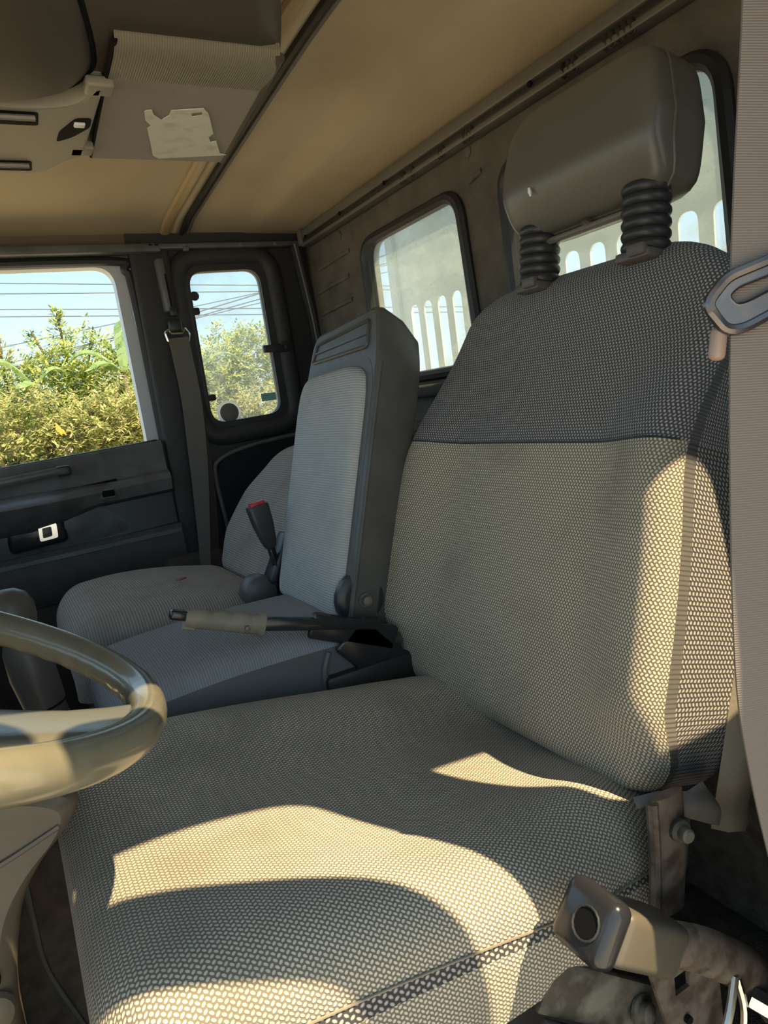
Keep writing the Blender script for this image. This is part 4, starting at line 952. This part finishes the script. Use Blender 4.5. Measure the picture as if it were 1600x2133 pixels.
banana('banana plant with drooping frond at left in the door window', (.40, 6.60, .46), [(-.9, -.1, .42, .26, .085), (.9, .1, .30, .16, .07), (-.2, -.5, .36, .05, .08)])
banana('pale banana frond in the hazy quarter window', (1.72, 6.62, .40), [(.9, 0, .55, .22, .05), (-.9, 0, .30, .2, .05)])
# orange leaf clump
t = thing('dead_leaf', 'single orange dead leaf hanging in the dry scrub', 'leaf', (.44, 5.9, .03)); vs, fs = [], []
leaf(vs, fs, V(.44, 5.85, .13), V(.25, -.1, -1), V(.3, -1, 0), .11, .022); leaf(vs, fs, V(.455, 5.85, .09), V(.6, -.1, -.9), V(.3, -1, 0), .08, .015)
obj('blade', (vs, fs, None), 'orangeleaf', t, sm=False)
# power lines and pole far behind
def cable(label, x0, z0, x1, z1, r=.016, y=20, sag=.05):
    d = (z1-z0)/(x1-x0); pts = []
    for i in range(13):
        x = lerp(-10, 20, i/12); pts.append(V(x, y, z0+(x-x0)*d-sag*math.cos((x-5)/15*1.57)))
    o = obj('power_line', tube(pts, r, 5), 'cable'); tag(o, label, 'power line', 'power lines across the sky')
cable('highest of the power lines across the sky', .947, 3.96, 3.554, 3.82)
cable('second highest of the power lines across the sky', .898, 3.713, 3.513, 3.604)
cable('third highest of the power lines in the door window', .824, 3.341, 3.436, 3.193)
cable('fourth highest of the power lines in the door window', .79, 3.172, 3.404, 3.024)
cable('lower power line rising to the right behind the bushes', .70, 2.45, 3.55, 2.85, .014)
cable('lowest power line rising to the right behind the bushes', .70, 2.05, 3.55, 2.50, .014)
cable('upper sloping power line in the hazy quarter window', 5.70, 2.95, 7.79, 3.40, .018, 19.5)
cable('lower sloping power line in the hazy quarter window', 5.73, 2.80, 7.79, 3.20, .016, 19.0)
po = thing('utility_pole', 'thin distant utility pole against the sky at the door window frame', 'pole', (3.65, 20.5, -2.2))
obj('mast', tube([V(3.66, 20.5, -2.2), V(3.70, 20.5, 2.0), V(3.80, 20.5, 3.9)], .035, 6), 'cable', po)
obj('stay_wire', tube([V(3.95, 20.5, 2.0), V(3.84, 20.5, 3.75)], .018, 5), 'cable', po)

# ================================================================== PERSON IN THE DOORWAY (out of frame; the raised arm shades the cushion)
struct('boarding_step', box((.35, .02, -1.40), (.95, .34, .06), bev=.01), 'darkmetal', 'steel boarding step below the open driver doorway', 'step')
def skin(name, pts, edges, m, parent, root=0, lev=2):
    org = ORG[parent.name]; me = bpy.data.meshes.new(name)
    me.from_pydata([tuple(Vector(p[:3])-org) for p in pts], edges, []); o = bpy.data.objects.new(name, me); COL.objects.link(o); o.parent = parent; ORG[o.name] = org
    md = o.modifiers.new('skin', 'SKIN'); md.use_smooth_shade = True
    for i, p in enumerate(pts): me.skin_vertices[0].data[i].radius = (p[3], p[4] if len(p) > 4 else p[3])
    me.skin_vertices[0].data[root].use_root = True
    o.modifiers.new('sub', 'SUBSURF').levels = lev; o.modifiers['sub'].render_levels = lev
    me.materials.append(M[m] if isinstance(m, str) else m); return o
pe = thing('person', 'person in a dark shirt on the step, one arm raised to the roof edge', 'person', (.64, -.25, -1.37))
SKIN = mat('skin', (.36, .22, .15), .55); SHIRT = mat('shirt', (.06, .07, .09), .85); TROU = mat('trousers', (.05, .05, .06), .85); HAIR = mat('hair', (.015, .012, .01), .6); SHOE = mat('shoe', (.03, .03, .03), .5)
bodyp = [(.64, -.27, -.52, .15, .11), (.64, -.28, -.34, .145, .10), (.63, -.27, -.14, .165, .11), (.62, -.25, .00, .12, .09), (.61, -.23, .075, .052), (.60, -.205, .15, .055),
  (.55, -.14, .05, .070), (.43, .07, .280, .048), (.27, .125, .325, .054), (.165, .145, .365, .054),
  (.75, -.30, .00, .065), (.80, -.34, -.25, .050), (.78, -.27, -.46, .040), (.77, -.24, -.52, .03),
  (.57, -.25, -.62, .088), (.56, -.20, -.95, .062), (.56, -.22, -1.30, .042), (.73, -.25, -.62, .088), (.74, -.20, -.95, .062), (.74, -.22, -1.30, .042)]
skin('body', bodyp, [(0, 1), (1, 2), (2, 3), (3, 4), (4, 5), (3, 6), (6, 7), (7, 8), (8, 9), (3, 10), (10, 11), (11, 12), (12, 13), (0, 14), (14, 15), (15, 16), (0, 17), (17, 18), (18, 19)], SHIRT, pe)
def ell(c, r, n=18):
    return grid([[Vector(c)+V(r[0]*math.cos(2*math.pi*j/n)*math.sin(math.pi*i/n), r[1]*math.sin(2*math.pi*j/n)*math.sin(math.pi*i/n), r[2]*math.cos(math.pi*i/n)) for j in range(n)] for i in range(n+1)], True)
hdp = obj('head', join(ell((.60, -.185, .215), (.075, .095, .115)), ell((.595, -.092, .20), (.013, .02, .02)), ell((.525, -.19, .205), (.012, .02, .03)), ell((.675, -.19, .205), (.012, .02, .03))), SKIN, pe)
obj('hair', grid([[V(.60+.083*math.cos(2*math.pi*j/20)*math.sin(i*.098), -.195+.103*math.sin(2*math.pi*j/20)*math.sin(i*.098), .222+.120*math.cos(i*.098)) for j in range(20)] for i in range(17)], True), HAIR, hdp)
for x in (.57, .625): obj('eye', ell((x, -.097, .225), (.011, .008, .007), 10), 'boxwhite', hdp)
obj('mouth', ell((.597, -.096, .158), (.024, .006, .006), 10), mat('lip', (.3, .12, .1), .5), hdp)
def hand(wr, d, up, sd):
    wr, d, up, sd = Vector(wr), Vector(d).normalized(), Vector(up).normalized(), Vector(sd).normalized()
    P = [(*wr, .030), (*(wr+d*.05), .036, .018), (*(wr+d*.085), .034, .014)]; E_ = [(0, 1), (1, 2)]
    for k, (o, l) in enumerate(((-.030, .062), (-.010, .072), (.010, .068), (.028, .054))):
        b = len(P); q = wr+d*.090+sd*o; P += [(*q, .009), (*(q+d*l*.45+up*.006), .009), (*(q+d*l*.75-up*.014), .008), (*(q+d*l*.85-up*.036), .007)]
        E_ += [(2, b), (b, b+1), (b+1, b+2), (b+2, b+3)]
    b = len(P); q = wr+d*.03-sd*.034; P += [(*q, .012), (*(q+d*.03-sd*.022-up*.01), .011), (*(q+d*.055-sd*.026-up*.026), .009)]; E_ += [(1, b), (b, b+1), (b+1, b+2)]
    skin('hand', P, E_, SKIN, pe, 1, 1)
hand((.160, .147, .372), (-.30, .20, .93), (-.9, -.2, -.3), (.2, -.95, .1))
hand((.772, -.245, -.515), (-.05, .15, -1), (0, -1, 0), (1, 0, 0))
for x in (.56, .74): obj('shoe', box((x, -.13, -1.335), (.09, .26, .075), bev=.03, seg=4), SHOE, pe)
